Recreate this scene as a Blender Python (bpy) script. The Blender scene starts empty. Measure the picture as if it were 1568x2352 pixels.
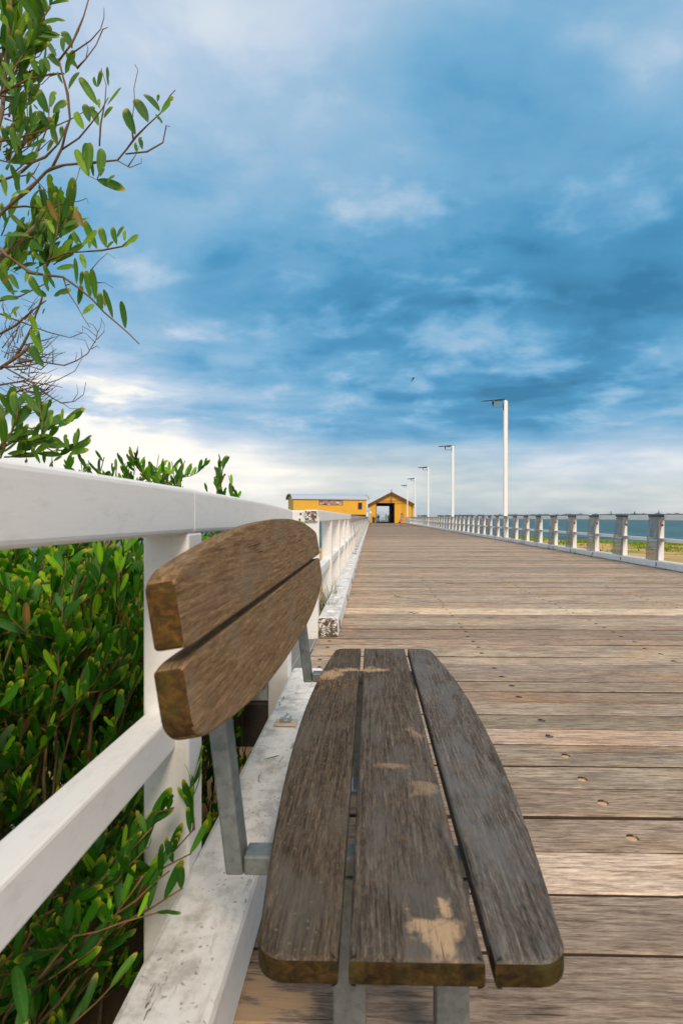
import bpy, bmesh, math, random
from mathutils import Vector, Matrix, Euler, noise as mnoise

random.seed(11)
S = bpy.context.scene
COL = S.collection
R = math.radians
PI = math.pi

# ---------------------------------------------------------------- camera
CAM_H = 1.04
YAW = R(1.25)
cam_data = bpy.data.cameras.new('camera')
cam = bpy.data.objects.new('camera', cam_data)
COL.objects.link(cam)
cam.location = (0, 0, CAM_H)
cam.rotation_euler = (R(90), 0, YAW)
cam_data.sensor_width = 36
cam_data.lens = 19.41
cam_data.shift_x = -0.0167
cam_data.shift_y = 0.0051
cam_data.clip_start = 0.05
cam_data.clip_end = 60000
cam_data.dof.use_dof = True
cam_data.dof.focus_distance = 7.0
cam_data.dof.aperture_fstop = 8.0
S.camera = cam

# ---------------------------------------------------------------- sky and sun
SUN_EL, SUN_AZ = R(41), R(162)        # sun behind the camera, a little to the right; azimuth clockwise from +Y
world = bpy.data.worlds.new('World')
S.world = world
world.use_nodes = True


class NT:
    """tiny helper for node trees"""
    def __init__(self, tree):
        self.t = tree
        tree.nodes.clear()

    def n(self, kind, **kw):
        nd = self.t.nodes.new('ShaderNode' + kind)
        ins = kw.pop('ins', {})
        for k, v in kw.items():
            setattr(nd, k, v)
        for k, v in ins.items():
            self.set(nd, k, v)
        return nd

    def set(self, nd, k, v):
        sock = nd.inputs[k]
        if hasattr(v, 'is_linked') or isinstance(v, bpy.types.NodeSocket):
            self.t.links.new(v, sock)
        elif isinstance(v, bpy.types.Node):
            self.t.links.new(v.outputs[0], sock)
        else:
            if isinstance(v, (tuple, list)) and len(v) == 3 and sock.type == 'RGBA':
                v = (*v, 1)
            sock.default_value = v

    def math(self, op, a, b=0.0, c=None, clamp=False):
        nd = self.n('Math', operation=op, use_clamp=clamp)
        self.set(nd, 0, a)
        self.set(nd, 1, b)
        if c is not None:
            self.set(nd, 2, c)
        return nd.outputs[0]

    def vmath(self, op, a, b=(0, 0, 0)):
        nd = self.n('VectorMath', operation=op)
        self.set(nd, 0, a)
        self.set(nd, 1, b)
        return nd.outputs[1] if op in ('DOT_PRODUCT', 'LENGTH', 'DISTANCE') else nd.outputs[0]

    def mix(self, f, a, b, blend='MIX', clamp=False):
        nd = self.n('Mix', data_type='RGBA', blend_type=blend, clamp_result=clamp)
        self.set(nd, 0, f)
        self.set(nd, 6, a)
        self.set(nd, 7, b)
        return nd.outputs[2]

    def ramp(self, f, stops, interp='LINEAR'):
        nd = self.n('ValToRGB')
        cr = nd.color_ramp
        cr.interpolation = interp
        while len(cr.elements) < len(stops):
            cr.elements.new(0.5)
        for e, (p, c) in zip(cr.elements, stops):
            e.position = p
            e.color = (*c, 1) if isinstance(c, (tuple, list)) else (c, c, c, 1)
        self.set(nd, 0, f)
        return nd.outputs[0]

    def smooth(self, x, lo, hi, to0=0.0, to1=1.0):
        nd = self.n('MapRange', interpolation_type='SMOOTHSTEP')
        self.set(nd, 0, x)
        self.set(nd, 1, lo)
        self.set(nd, 2, hi)
        self.set(nd, 3, to0)
        self.set(nd, 4, to1)
        return nd.outputs[0]

    def noise(self, vec, scale, detail=4, rough=0.55, dist=0.0):
        nd = self.n('TexNoise')
        self.set(nd, 'Vector', vec)
        self.set(nd, 'Scale', scale)
        self.set(nd, 'Detail', detail)
        self.set(nd, 'Roughness', rough)
        self.set(nd, 'Distortion', dist)
        return nd.outputs[0]

    def scale(self, vec, s, loc=(0, 0, 0)):
        nd = self.n('Mapping')
        self.set(nd, 'Vector', vec)
        self.set(nd, 'Scale', s)
        self.set(nd, 'Location', loc)
        return nd.outputs[0]

    def xyz(self, vec):
        nd = self.n('SeparateXYZ')
        self.set(nd, 0, vec)
        return nd.outputs

    def comb(self, x, y, z):
        nd = self.n('CombineXYZ')
        self.set(nd, 0, x)
        self.set(nd, 1, y)
        self.set(nd, 2, z)
        return nd.outputs[0]


def build_sky():
    w = NT(world.node_tree)
    sd_ = (math.sin(SUN_AZ) * math.cos(SUN_EL), math.cos(SUN_AZ) * math.cos(SUN_EL), math.sin(SUN_EL))
    tc = w.n('TexCoord')
    d = tc.outputs['Generated']
    x, y, z = w.xyz(d)
    zc = w.math('MAXIMUM', z, 0.0)
    # a flat cloud deck seen in perspective
    den = w.math('ADD', zc, 0.25)
    qx = w.math('DIVIDE', x, den)
    qy = w.math('DIVIDE', y, den)
    q = w.comb(qx, qy, 0.0)
    warp = w.n('TexNoise', ins={'Vector': w.scale(q, (1, 1, 1), (3.1, 7.7, 0)), 'Scale': 1.1, 'Detail': 3})
    qw = w.vmath('ADD', q, w.vmath('SCALE', warp.outputs[1]))
    # scale of the warp
    sc_node = qw.node.inputs[1].links[0].from_node
    sc_node.inputs['Scale'].default_value = 0.30
    big = w.noise(w.scale(qw, (0.75, 1.0, 1), (1.3, 4.2, 0)), 0.9, 4, 0.5)
    med = w.noise(w.scale(qw, (1.0, 1.15, 1), (8.3, 1.7, 0)), 2.0, 5, 0.50)
    fine = w.noise(w.scale(qw, (1.0, 1.3, 1), (2.3, 9.1, 0)), 5.0, 5, 0.52)
    # long streaks that hug the horizon
    az = w.math('ARCTAN2', x, y)
    st = w.comb(w.math('MULTIPLY', az, 2.2), w.math('MULTIPLY', zc, 22.0), 0.0)
    strk = w.noise(w.scale(st, (1, 1, 1), (5.2, 0.4, 0)), 1.1, 4, 0.52, 0.1)

    def lobe(dx, dy, dz, lo, hi):
        v = Vector((dx, dy, dz)).normalized()
        return w.smooth(w.vmath('DOT_PRODUCT', d, tuple(v)), lo, hi)

    # brightness of the cloud cover by elevation (z = sine of elevation)
    elev = w.ramp(zc, [(0.0, 0.68), (0.035, 0.72), (0.075, 0.84), (0.125, 0.88), (0.155, 0.54), (0.24, 0.42),
                       (0.36, 0.36), (0.46, 0.45), (0.56, 0.60), (0.66, 0.70), (0.80, 0.74), (1.0, 0.76)])
    b = w.math('ADD', elev, w.math('MULTIPLY', w.math('SUBTRACT', big, 0.5), 0.60))
    b = w.math('ADD', b, w.math('MULTIPLY', w.math('SUBTRACT', med, 0.5), 0.60))
    b = w.math('ADD', b, w.math('MULTIPLY', w.math('SUBTRACT', fine, 0.5), 0.26))
    low = w.math('MULTIPLY', w.smooth(zc, 0.36, 0.20), w.smooth(zc, 0.04, 0.17, 0.60, 1.0))
    b = w.math('ADD', b, w.math('MULTIPLY', w.math('MULTIPLY', w.math('SUBTRACT', strk, 0.5), low), 0.80))
    puff = w.noise(w.scale(qw, (1.0, 1.25, 1), (4.7, 2.9, 0)), 3.0, 6, 0.55)
    mid_ = w.math('MULTIPLY', w.smooth(zc, 0.80, 0.45), w.smooth(zc, 0.10, 0.18))
    b = w.math('ADD', b, w.math('MULTIPLY', w.math('MULTIPLY', w.smooth(puff, 0.50, 0.72), mid_), 0.32))
    b = w.math('SUBTRACT', b, w.math('MULTIPLY', w.math('MULTIPLY', w.smooth(puff, 0.48, 0.30), mid_), 0.14))
    # the heavy blue bank ahead, and the thinner cover to its left
    b = w.math('SUBTRACT', b, w.math('MULTIPLY', lobe(0.06, 1, 0.40, 0.86, 0.99), 0.24))
    b = w.math('SUBTRACT', b, w.math('MULTIPLY', lobe(0.60, 1, 0.80, 0.90, 0.99), 0.15))
    b = w.math('ADD', b, w.math('MULTIPLY', lobe(-0.40, 1, 0.75, 0.84, 0.985), 0.13))
    b = w.math('ADD', b, w.math('MULTIPLY', lobe(0.38, 1, 0.55, 0.95, 0.998), 0.10))
    b = w.math('ADD', b, w.math('MULTIPLY', lobe(-0.40, 1, 0.09, 0.93, 0.99), 0.12))
    b = w.math('SUBTRACT', b, w.math('MULTIPLY', lobe(0.62, 1, 0.10, 0.93, 0.99), 0.13))
    # thinner, brighter cover round the veiled sun behind us
    b = w.math('ADD', b, w.math('MULTIPLY', lobe(*sd_, 0.35, 0.98), 0.40))
    b = w.math('MINIMUM', w.math('MAXIMUM', b, 0.0), 1.0)
    cloud = w.ramp(b, [(0.0, (0.036, 0.195, 0.365)), (0.20, (0.074, 0.305, 0.535)), (0.38, (0.178, 0.418, 0.645)),
                       (0.55, (0.325, 0.515, 0.700)), (0.70, (0.480, 0.610, 0.775)), (0.83, (0.660, 0.740, 0.825)),
                       (0.93, (0.90, 0.90, 0.86)), (1.0, (1.0, 0.97, 0.91))])
    # near the horizon the light is cream rather than blue
    hz = w.smooth(zc, 0.165, 0.07)
    warm = w.ramp(b, [(0.0, (0.26, 0.40, 0.50)), (0.5, (0.53, 0.60, 0.62)), (0.72, (0.76, 0.77, 0.73)), (0.92, (1.0, 0.96, 0.89)), (1.0, (1.08, 1.02, 0.92))])
    hz = w.math('MULTIPLY', hz, w.math('SUBTRACT', 1.0, w.math('MULTIPLY', w.math('MULTIPLY', lobe(0.62, 1, 0.10, 0.90, 0.985), w.smooth(zc, 0.03, 0.10)), 0.7)))
    cloud = w.mix(w.math('MULTIPLY', hz, 0.92), cloud, warm)
    sky = w.n('TexSky', sky_type='NISHITA', sun_disc=False, sun_elevation=SUN_EL, sun_rotation=SUN_AZ)
    cover = w.vmath('SCALE', cloud)
    cover.node.inputs['Scale'].default_value = 10.0
    col = w.mix(0.94, sky.outputs[0], cover)
    bg = w.n('Background', ins={'Color': col, 'Strength': 0.0675})
    out = w.n('OutputWorld')
    w.t.links.new(bg.outputs[0], out.inputs[0])


build_sky()
sun_data = bpy.data.lights.new('sun', 'SUN')
sun_data.energy = 1.5
sun_data.angle = R(15)
sun_data.color = (1.0, 0.84, 0.66)
sun = bpy.data.objects.new('sun', sun_data)
COL.objects.link(sun)
sd = Vector((math.sin(SUN_AZ) * math.cos(SUN_EL), math.cos(SUN_AZ) * math.cos(SUN_EL), math.sin(SUN_EL)))
sun.rotation_euler = (-sd).to_track_quat('-Z', 'Y').to_euler()
sun.location = sd * 50

S.view_settings.view_transform = 'Standard'
S.view_settings.look = 'None'
S.view_settings.exposure = 0.64
S.view_settings.gamma = 1.0
S.view_settings.use_curve_mapping = False
S.cycles.max_bounces = 8
S.cycles.transparent_max_bounces = 16
S.cycles.use_denoising = True

# ---------------------------------------------------------------- helpers
F_PX = 1268.0


def P(px, py, dep):
    """point seen at (px, py) of the 1568-wide study of the view, at a real distance dep ahead"""
    r = Vector((math.cos(YAW), math.sin(YAW), 0))
    f = Vector((-math.sin(YAW), math.cos(YAW), 0))
    return r * ((px - 823.3) / F_PX * dep) + f * dep + Vector((0, 0, CAM_H + (1188 - py) / F_PX * dep))


ORG = {}


def link(o, parent=None):
    COL.objects.link(o)
    if parent is not None:
        o.parent = parent
    return o


def obj(name, me, mat=None, parent=None, at=None):
    """mesh object; vertices are in world space unless `at` (a world location) is given"""
    o = bpy.data.objects.new(name, me)
    if mat is not None and not me.materials:
        me.materials.append(mat)
    loc = Vector(at) if at is not None else Vector((0, 0, 0))
    o.location = loc - (ORG[parent] if parent is not None else Vector((0, 0, 0)))
    link(o, parent)
    ORG[o] = loc
    return o


def thing(name, loc, label, cat, group=None):
    o = bpy.data.objects.new(name, None)
    o.empty_display_size = 0.1
    o.location = loc
    ORG[o] = Vector(loc)
    link(o)
    return tag(o, label, cat, group)


def tag(o, label, cat, group=None):
    o['label'] = label
    o['category'] = cat
    if group:
        o['group'] = group
    return o


def kind(o, k, label=None):
    o['kind'] = k
    if label:
        o['label'] = label
    return o


def mesh_from(bm, name='m', smooth=False):
    me = bpy.data.meshes.new(name)
    bm.to_mesh(me)
    bm.free()
    if smooth:
        for p in me.polygons:
            p.use_smooth = True
    return me


def pyd(v, f, name='m', smooth=False):
    me = bpy.data.meshes.new(name)
    me.from_pydata([tuple(a) for a in v], [], f)
    me.update()
    if smooth:
        for p in me.polygons:
            p.use_smooth = True
    return me


def box_bm(bm, x0, x1, y0, y1, z0, z1, bev=0.0, seg=1, jit=0.0, along=None):
    g = bmesh.ops.create_cube(bm, size=1.0)
    vs = g['verts']
    for v in vs:
        v.co = Vector((x0 + (v.co.x + .5) * (x1 - x0), y0 + (v.co.y + .5) * (y1 - y0), z0 + (v.co.z + .5) * (z1 - z0)))
        if jit:
            v.co += Vector((random.uniform(-jit, jit), random.uniform(-jit, jit), random.uniform(-jit, jit)))
    if bev:
        es = list({e for v in vs for e in v.link_edges})
        if along is not None:
            es = [e for e in es if abs((e.verts[0].co - e.verts[1].co).normalized()[along]) > .9]
        bmesh.ops.bevel(bm, geom=es, offset=bev, segments=seg, affect='EDGES', profile=0.5)
    return bm


def box(x0, x1, y0, y1, z0, z1, bev=0.0, seg=1, jit=0.0):
    return mesh_from(box_bm(bmesh.new(), x0, x1, y0, y1, z0, z1, bev, seg, jit))


def tube_data(pts, rads, n=6, v=None, f=None, cap=True):
    v = [] if v is None else v
    f = [] if f is None else f
    base = len(v)
    pts = [Vector(p) for p in pts]
    ref = Vector((0.13, 0.21, 0.97))
    for i, p in enumerate(pts):
        t = (pts[min(i + 1, len(pts) - 1)] - pts[max(i - 1, 0)])
        if t.length < 1e-9:
            t = Vector((0, 0, 1))
        t.normalize()
        a = t.cross(ref)
        if a.length < 0.05:
            a = t.cross(Vector((1, 0, 0)))
        a.normalize()
        b = t.cross(a)
        for k in range(n):
            an = 2 * PI * k / n
            v.append(p + (a * math.cos(an) + b * math.sin(an)) * rads[i])
    for i in range(len(pts) - 1):
        for k in range(n):
            a0 = base + i * n + k
            a1 = base + i * n + (k + 1) % n
            f.append((a0, a1, a1 + n, a0 + n))
    if cap:
        f.append(tuple(base + k for k in reversed(range(n))))
        f.append(tuple(base + (len(pts) - 1) * n + k for k in range(n)))
    return v, f


def tube(pts, r, n=8, smooth=True):
    rads = r if isinstance(r, (list, tuple)) else [r] * len(pts)
    v, f = tube_data(pts, rads, n)
    return pyd(v, f, smooth=smooth)


def lathe(profile, n=20, smooth=True):
    v, f = [], []
    for (r, z) in profile:
        for k in range(n):
            a = 2 * PI * k / n
            v.append((r * math.cos(a), r * math.sin(a), z))
    for i in range(len(profile) - 1):
        for k in range(n):
            a0, a1 = i * n + k, i * n + (k + 1) % n
            f.append((a0, a1, a1 + n, a0 + n))
    f.append(tuple(reversed(range(n))))
    f.append(tuple((len(profile) - 1) * n + k for k in range(n)))
    return pyd(v, f, smooth=smooth)


def prism(outline, depth_vec, bev=0.0, seg=2):
    """closed outline of 3-D points pushed along depth_vec, with rounded rims"""
    bm = bmesh.new()
    dv = Vector(depth_vec)
    a = [bm.verts.new(Vector(p)) for p in outline]
    b = [bm.verts.new(Vector(p) + dv) for p in outline]
    n = len(a)
    bm.faces.new(a)
    bm.faces.new(list(reversed(b)))
    for i in range(n):
        bm.faces.new((a[i], b[i], b[(i + 1) % n], a[(i + 1) % n]))
    bmesh.ops.recalc_face_normals(bm, faces=bm.faces)
    if bev:
        bm.edges.ensure_lookup_table()
        rim = [e for e in bm.edges if (e.verts[0] in a and e.verts[1] in a) or (e.verts[0] in b and e.verts[1] in b)]
        bmesh.ops.bevel(bm, geom=rim, offset=bev, segments=seg, affect='EDGES', profile=0.6)
    return bm


# ---------------------------------------------------------------- materials
MATS = {}


def material(name):
    m = bpy.data.materials.new(name)
    m.use_nodes = True
    return m, NT(m.node_tree)


def finish(t, bsdf):
    out = t.n('OutputMaterial')
    t.t.links.new(bsdf.outputs[0] if hasattr(bsdf, 'outputs') else bsdf, out.inputs[0])


def principled(t, col, rough=0.6, bump=None, bstr=0.3, bdist=0.01, **kw):
    p = t.n('BsdfPrincipled')
    t.set(p, 'Base Color', col)
    t.set(p, 'Roughness', rough)
    for k, v in kw.items():
        t.set(p, k.replace('_', ' '), v)
    if bump is not None:
        bn = t.n('Bump', ins={'Strength': bstr, 'Distance': bdist, 'Height': bump})
        t.set(p, 'Normal', bn.outputs[0])
    return p


def simple(name, col, rough=0.6, var=0.15, nscale=6.0, bstr=0.15, **kw):
    m, t = material(name)
    co = t.n('TexCoord').outputs['Object']
    nz = t.noise(co, nscale, 5, 0.6)
    c = t.mix(nz, tuple(x * (1 - var) for x in col), tuple(min(1, x * (1 + var)) for x in col))
    finish(t, principled(t, c, rough, t.noise(co, nscale * 6, 4), bstr, 0.004, **kw))
    MATS[name] = m
    return m


def m_deck(name, island=False):
    """weathered hardwood decking: grain along X, sand driven into the grain"""
    m, t = material(name)
    geo = t.n('NewGeometry')
    if island:
        co = geo.outputs['Position']
        rnd = geo.outputs['Random Per Island']
        tint = t.ramp(rnd, [(0, (1.0, 0.98, 0.94)), (0.5, (1.2, 1.17, 1.13)), (1, (1.45, 1.40, 1.34))])
    else:
        co = t.n('TexCoord').outputs['Object']
        oi = t.n('ObjectInfo')
        rnd = oi.outputs['Random']
        tint = oi.outputs['Color']
    off = t.comb(t.math('MULTIPLY', rnd, 91.0), t.math('MULTIPLY', rnd, 37.0), t.math('MULTIPLY', rnd, 13.0))
    v = t.vmath('ADD', co, off)
    g1 = t.noise(t.scale(v, (4.8, 48, 48)), 1.6, 8, 0.72, 0.4)
    g2 = t.noise(t.scale(v, (13.0, 150, 150)), 1.5, 6, 0.75, 0.3)
    blot = t.noise(t.scale(v, (1.4, 4.5, 4.5)), 1.6, 4, 0.55)
    g = t.math('ADD', t.math('MULTIPLY', g1, 0.55), t.math('MULTIPLY', g2, 0.45))
    col = t.ramp(g, [(0.35, (0.085, 0.062, 0.047)), (0.44, (0.215, 0.160, 0.119)), (0.505, (0.345, 0.266, 0.202)),
                     (0.58, (0.475, 0.382, 0.300)), (0.68, (0.58, 0.485, 0.395))])
    col = t.mix(t.smooth(blot, 0.58, 0.36), col, t.mix(1.0, col, (0.74, 0.74, 0.76), 'MULTIPLY'))
    col = t.mix(t.smooth(t.noise(t.scale(v, (0.8, 3, 3), (4, 4, 0)), 1.5, 3), 0.46, 0.72), col,
                t.mix(1.0, col, (1.12, 0.96, 0.80), 'MULTIPLY'))
    col = t.mix(1.0, col, tint, 'MULTIPLY')
    # dark checks along the grain
    chk = t.smooth(t.noise(t.scale(v, (1.5, 70, 70), (9, 2, 0)), 1.3, 4, 0.55, 0.25), 0.335, 0.285)
    col = t.mix(t.math('MULTIPLY', chk, 0.85), col, (0.022, 0.017, 0.014))
    # blown sand: in patches, and drifted along the left kerb
    wp = t.xyz(geo.outputs['Position'])
    drift = t.smooth(t.math('ABSOLUTE', t.math('ADD', wp[0], 0.16)), 0.42, 0.06)
    drift = t.math('ADD', drift, t.math('MULTIPLY', t.math('MULTIPLY', t.smooth(wp[1], 1.3, 0.95), t.smooth(wp[0], 0.02, -0.12)), 0.5))
    sn = t.noise(t.scale(v, (2.6, 7.5, 7.5), (1, 8, 0)), 1.7, 6, 0.62)
    thr = t.math('ADD', t.math('ADD', sn, t.math('MULTIPLY', drift, 0.13)),
                 t.math('MULTIPLY', t.math('SUBTRACT', g2, 0.5), 0.30))
    sand = t.smooth(thr, 0.655, 0.74)
    col = t.mix(t.math('MULTIPLY', sand, 0.85), col, (0.50, 0.335, 0.195))
    h = t.math('ADD', g, t.math('MULTIPLY', chk, -0.6))
    finish(t, principled(t, col, 0.86, h, 0.55, 0.006, Specular_IOR_Level=0.25))
    MATS[name] = m
    return m


def m_bench(name, warm=False):
    """old bench slat: grain along Y, furry grey weathering, lichen and sand"""
    m, t = material(name)
    co = t.n('TexCoord').outputs['Object']
    rnd = t.n('ObjectInfo').outputs['Random']
    off = t.comb(t.math('MULTIPLY', rnd, 31.0), t.math('MULTIPLY', rnd, 57.0), t.math('MULTIPLY', rnd, 7.0))
    v = t.vmath('ADD', co, off)
    g1 = t.noise(t.scale(v, (110, 6.0, 110)), 1.5, 7, 0.72, 0.4)
    g2 = t.noise(t.scale(v, (240, 34.0, 240)), 1.5, 5, 0.75, 0.3)
    g = t.math('ADD', t.math('MULTIPLY', g1, 0.6), t.math('MULTIPLY', g2, 0.4))
    blot = t.noise(t.scale(v, (7, 3.2, 7)), 1.6, 5, 0.6)
    if warm:
        col = t.ramp(g, [(0.34, (0.062, 0.036, 0.018)), (0.45, (0.155, 0.092, 0.046)), (0.54, (0.255, 0.160, 0.086)),
                         (0.66, (0.42, 0.30, 0.19))])
        col = t.mix(t.smooth(blot, 0.48, 0.70), col, t.mix(0.5, col, (0.21, 0.165, 0.125)))
        col = t.mix(1.0, col, (0.98, 0.95, 0.86), 'MULTIPLY')
    else:
        col = t.ramp(g, [(0.35, (0.022, 0.018, 0.015)), (0.45, (0.070, 0.058, 0.048)), (0.54, (0.150, 0.126, 0.106)),
                         (0.66, (0.32, 0.28, 0.24))])
        col = t.mix(t.smooth(blot, 0.46, 0.66), col, t.mix(0.6, col, (0.165, 0.165, 0.165)))
        brown = t.smooth(t.noise(t.scale(v, (10, 9, 10), (3, 1, 0)), 2.2, 4, 0.6), 0.60, 0.75)
        col = t.mix(t.math('MULTIPLY', brown, 0.6), col, (0.23, 0.135, 0.060))
        # pale grey and orange lichen specks
        vo = t.n('TexVoronoi', ins={'Vector': co, 'Scale': 95.0})
        pick = t.xyz(vo.outputs['Color'])
        speck = t.math('MULTIPLY', t.smooth(vo.outputs['Distance'], 0.30, 0.16), t.math('GREATER_THAN', pick[0], 0.72))
        nearleft = t.smooth(t.xyz(co)[0], 0.05, -0.12)
        col = t.mix(t.math('MULTIPLY', t.math('MULTIPLY', speck, nearleft), 0.40), col, (0.36, 0.34, 0.28))
        dl = t.vmath('DISTANCE', co, (-0.150, 1.86, 0.48))
        och = t.math('MULTIPLY', t.math('MULTIPLY', t.smooth(vo.outputs['Distance'], 0.42, 0.25),
                                        t.math('GREATER_THAN', pick[1], 0.55)), t.smooth(dl, 0.12, 0.05))
        col = t.mix(och, col, (0.62, 0.28, 0.03))
        col = t.mix(1.0, col, t.n('ObjectInfo').outputs['Color'], 'MULTIPLY')
        # spilled sand, blobs of their own shape
        wn = t.n('TexNoise', ins={'Vector': co, 'Scale': 16.0, 'Detail': 4.0})
        wv = t.vmath('ADD', co, t.vmath('SCALE', t.vmath('SUBTRACT', wn.outputs[1], (0.5, 0.5, 0.5))))
        for nd in m.node_tree.nodes:
            if nd.bl_idname == 'ShaderNodeVectorMath' and nd.operation == 'SCALE':
                nd.inputs['Scale'].default_value = 0.11
        blobs = [(0.084, 0.735, 0.030, 0.032, 1), (0.062, 0.768, 0.022, 0.018, 1), (0.092, 0.792, 0.014, 0.018, 1), (-0.135, 1.96, 0.045, 0.055, 1), (-0.085, 2.02, 0.05, 0.028, 1),
                 (0.01, 2.03, 0.055, 0.030, 1), (0.050, 1.235, 0.050, 0.018, .45), (0.115, 1.14, 0.030, 0.026, .4),
                 (0.11, 1.44, 0.025, 0.035, .4)]
        ragged = t.math('MULTIPLY', t.math('SUBTRACT', t.noise(t.scale(co, (90, 45, 90)), 1.0, 5, 0.75), 0.5), 1.5)
        sm = None
        for (bx, by, rx, ry, a) in blobs:
            e = t.vmath('LENGTH', t.vmath('MULTIPLY', t.vmath('SUBTRACT', wv, (bx, by, 0.48)), (1 / rx, 1 / ry, 0)))
            s = t.math('MULTIPLY', t.smooth(t.math('ADD', e, ragged), 1.30, 0.55), a)
            sm = s if sm is None else t.math('MAXIMUM', sm, s)
        sm = t.math('MULTIPLY', sm, t.smooth(g, 0.36, 0.52, 0.35, 1.0))
        col = t.mix(t.math('MULTIPLY', sm, 0.82), col, t.mix(g2, (0.42, 0.265, 0.15), (0.60, 0.42, 0.26)))
    crk = t.smooth(t.noise(t.scale(v, (85, 2.2, 85), (5, 3, 1)), 1.3, 4, 0.5, 0.3), 0.315, 0.275)
    col = t.mix(t.math('MULTIPLY', crk, 0.8), col, (0.012, 0.009, 0.007))
    g = t.math('SUBTRACT', g, t.math('MULTIPLY', crk, 0.7))
    finish(t, principled(t, col, 0.9, g, 0.6, 0.004, Specular_IOR_Level=0.2))
    MATS[name] = m
    return m


def m_endgrain(name='bench_end_grain', k=1.0):
    m, t = material(name)
    co = t.n('TexCoord').outputs['Object']
    g = t.noise(t.scale(co, (30, 6, 40)), 1.8, 6, 0.65, 0.6)
    b = t.noise(co, 24, 4)
    col = t.ramp(g, [(0.30, (0.020, 0.013, 0.006)), (0.5, (0.075, 0.040, 0.011)), (0.7, (0.17, 0.088, 0.018)), (0.9, (0.25, 0.16, 0.05))])
    col = t.mix(1.0, col, (k, k * (1.1 if k < 1 else 1), k), 'MULTIPLY')
    col = t.mix(t.smooth(b, 0.5, 0.7), col, t.mix(0.5, col, (0.07, 0.065, 0.014)))
    finish(t, principled(t, col, 0.85, g, 0.5, 0.004, Specular_IOR_Level=0.2))
    MATS[name] = m


def m_paint(name, dirt=0.35, peel=0.0, drop=0.0):
    """white exterior paint over timber, with grime, peeling and (on kerbs) bird lime"""
    m, t = material(name)
    geo = t.n('NewGeometry')
    co = geo.outputs['Position']
    rnd = t.n('ObjectInfo').outputs['Random']
    n1 = t.noise(t.scale(co, (5, 2.2, 5)), 1.3, 5, 0.6)
    n2 = t.noise(t.scale(co, (22, 9, 22)), 1.6, 5, 0.65)
    n3 = t.noise(t.scale(co, (90, 12, 90)), 1.4, 4, 0.6)
    col = t.mix(n1, (0.86, 0.845, 0.83), (0.80, 0.77, 0.735))
    gr = t.math('MULTIPLY', t.smooth(n2, 0.50, 0.78), dirt)
    col = t.mix(gr, col, (0.40, 0.34, 0.265))
    up = t.smooth(t.xyz(geo.outputs['Normal'])[2], 0.5, 0.9)
    if drop:
        vo = t.n('TexVoronoi', ins={'Vector': t.vmath('ADD', co, t.vmath('SCALE', t.n('TexNoise', ins={'Vector': co, 'Scale': 40.0}).outputs[1])), 'Scale': 75.0})
        for nd in m.node_tree.nodes:
            if nd.bl_idname == 'ShaderNodeVectorMath' and nd.operation == 'SCALE':
                nd.inputs['Scale'].default_value = 0.03
        pk = t.xyz(vo.outputs['Color'])
        cl = t.smooth(t.noise(co, 5.0, 4), 0.44, 0.58)
        sp = t.math('MULTIPLY', t.math('MULTIPLY', t.smooth(vo.outputs['Distance'], 0.34, 0.14), t.math('GREATER_THAN', pk[0], 0.62)), t.math('MULTIPLY', cl, up))
        gp = t.math('MULTIPLY', t.math('MULTIPLY', t.smooth(t.noise(co, 9, 6, .7), 0.44, 0.70), up), 0.75)
        col = t.mix(gp, col, (0.36, 0.33, 0.29))
        col = t.mix(t.math('MULTIPLY', sp, 0.6), col, (0.14, 0.12, 0.10))
        rd = t.smooth(t.noise(t.scale(co, (1, 1, 1), (3, 0.2, 0)), 3.4, 5, 0.65), 0.685, 0.735)
        col = t.mix(t.math('MULTIPLY', t.math('MULTIPLY', rd, up), 0.8), col, (0.34, 0.18, 0.10))
    if peel:
        pn = t.noise(t.scale(co, (26, 5, 26)), 1.6, 6, 0.72)
        pm = t.math('MULTIPLY', t.smooth(pn, 0.62 - 0.06 * peel, 0.66), t.smooth(n1, 0.42, 0.60))
        pm = t.math('MULTIPLY', pm, t.math('ADD', t.math('MULTIPLY', up, 0.8), 0.2))
        col = t.mix(pm, col, (0.13, 0.105, 0.085))
        h = t.math('SUBTRACT', n3, t.math('MULTIPLY', pm, 1.5))
    else:
        h = n3
    finish(t, principled(t, col, 0.55, h, 0.22 if peel else 0.09, 0.004, Specular_IOR_Level=0.35))
    MATS[name] = m
    return m


def m_cracked_end():
    m, t = material('cracked_painted_end')
    co = t.n('NewGeometry').outputs['Position']
    vo = t.n('TexVoronoi', feature='DISTANCE_TO_EDGE', ins={'Vector': t.scale(co, (38, 38, 30)), 'Scale': 1.0})
    n = t.noise(co, 30, 6, 0.7)
    pm = t.math('MAXIMUM', t.smooth(vo.outputs['Distance'], 0.12, 0.03), t.smooth(n, 0.46, 0.54))
    col = t.mix(pm, (0.78, 0.74, 0.70), t.mix(n, (0.03, 0.022, 0.016), (0.15, 0.10, 0.07)))
    finish(t, principled(t, col, 0.8, pm, -0.6, 0.006))
    MATS['cracked_painted_end'] = m


def m_galv():
    m, t = material('galvanised_steel')
    co = t.n('TexCoord').outputs['Object']
    n = t.noise(co, 34, 5, 0.6)
    vo = t.n('TexVoronoi', ins={'Vector': co, 'Scale': 90.0})
    c = t.mix(n, (0.085, 0.105, 0.105), (0.26, 0.29, 0.285))
    c = t.mix(t.math('MULTIPLY', t.xyz(vo.outputs['Color'])[0], 0.35), c, (0.34, 0.36, 0.355))
    finish(t, principled(t, c, t.math('ADD', t.math('MULTIPLY', n, 0.3), 0.38), n, 0.1, 0.003, Metallic=0.55))
    MATS['galvanised_steel'] = m


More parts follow.
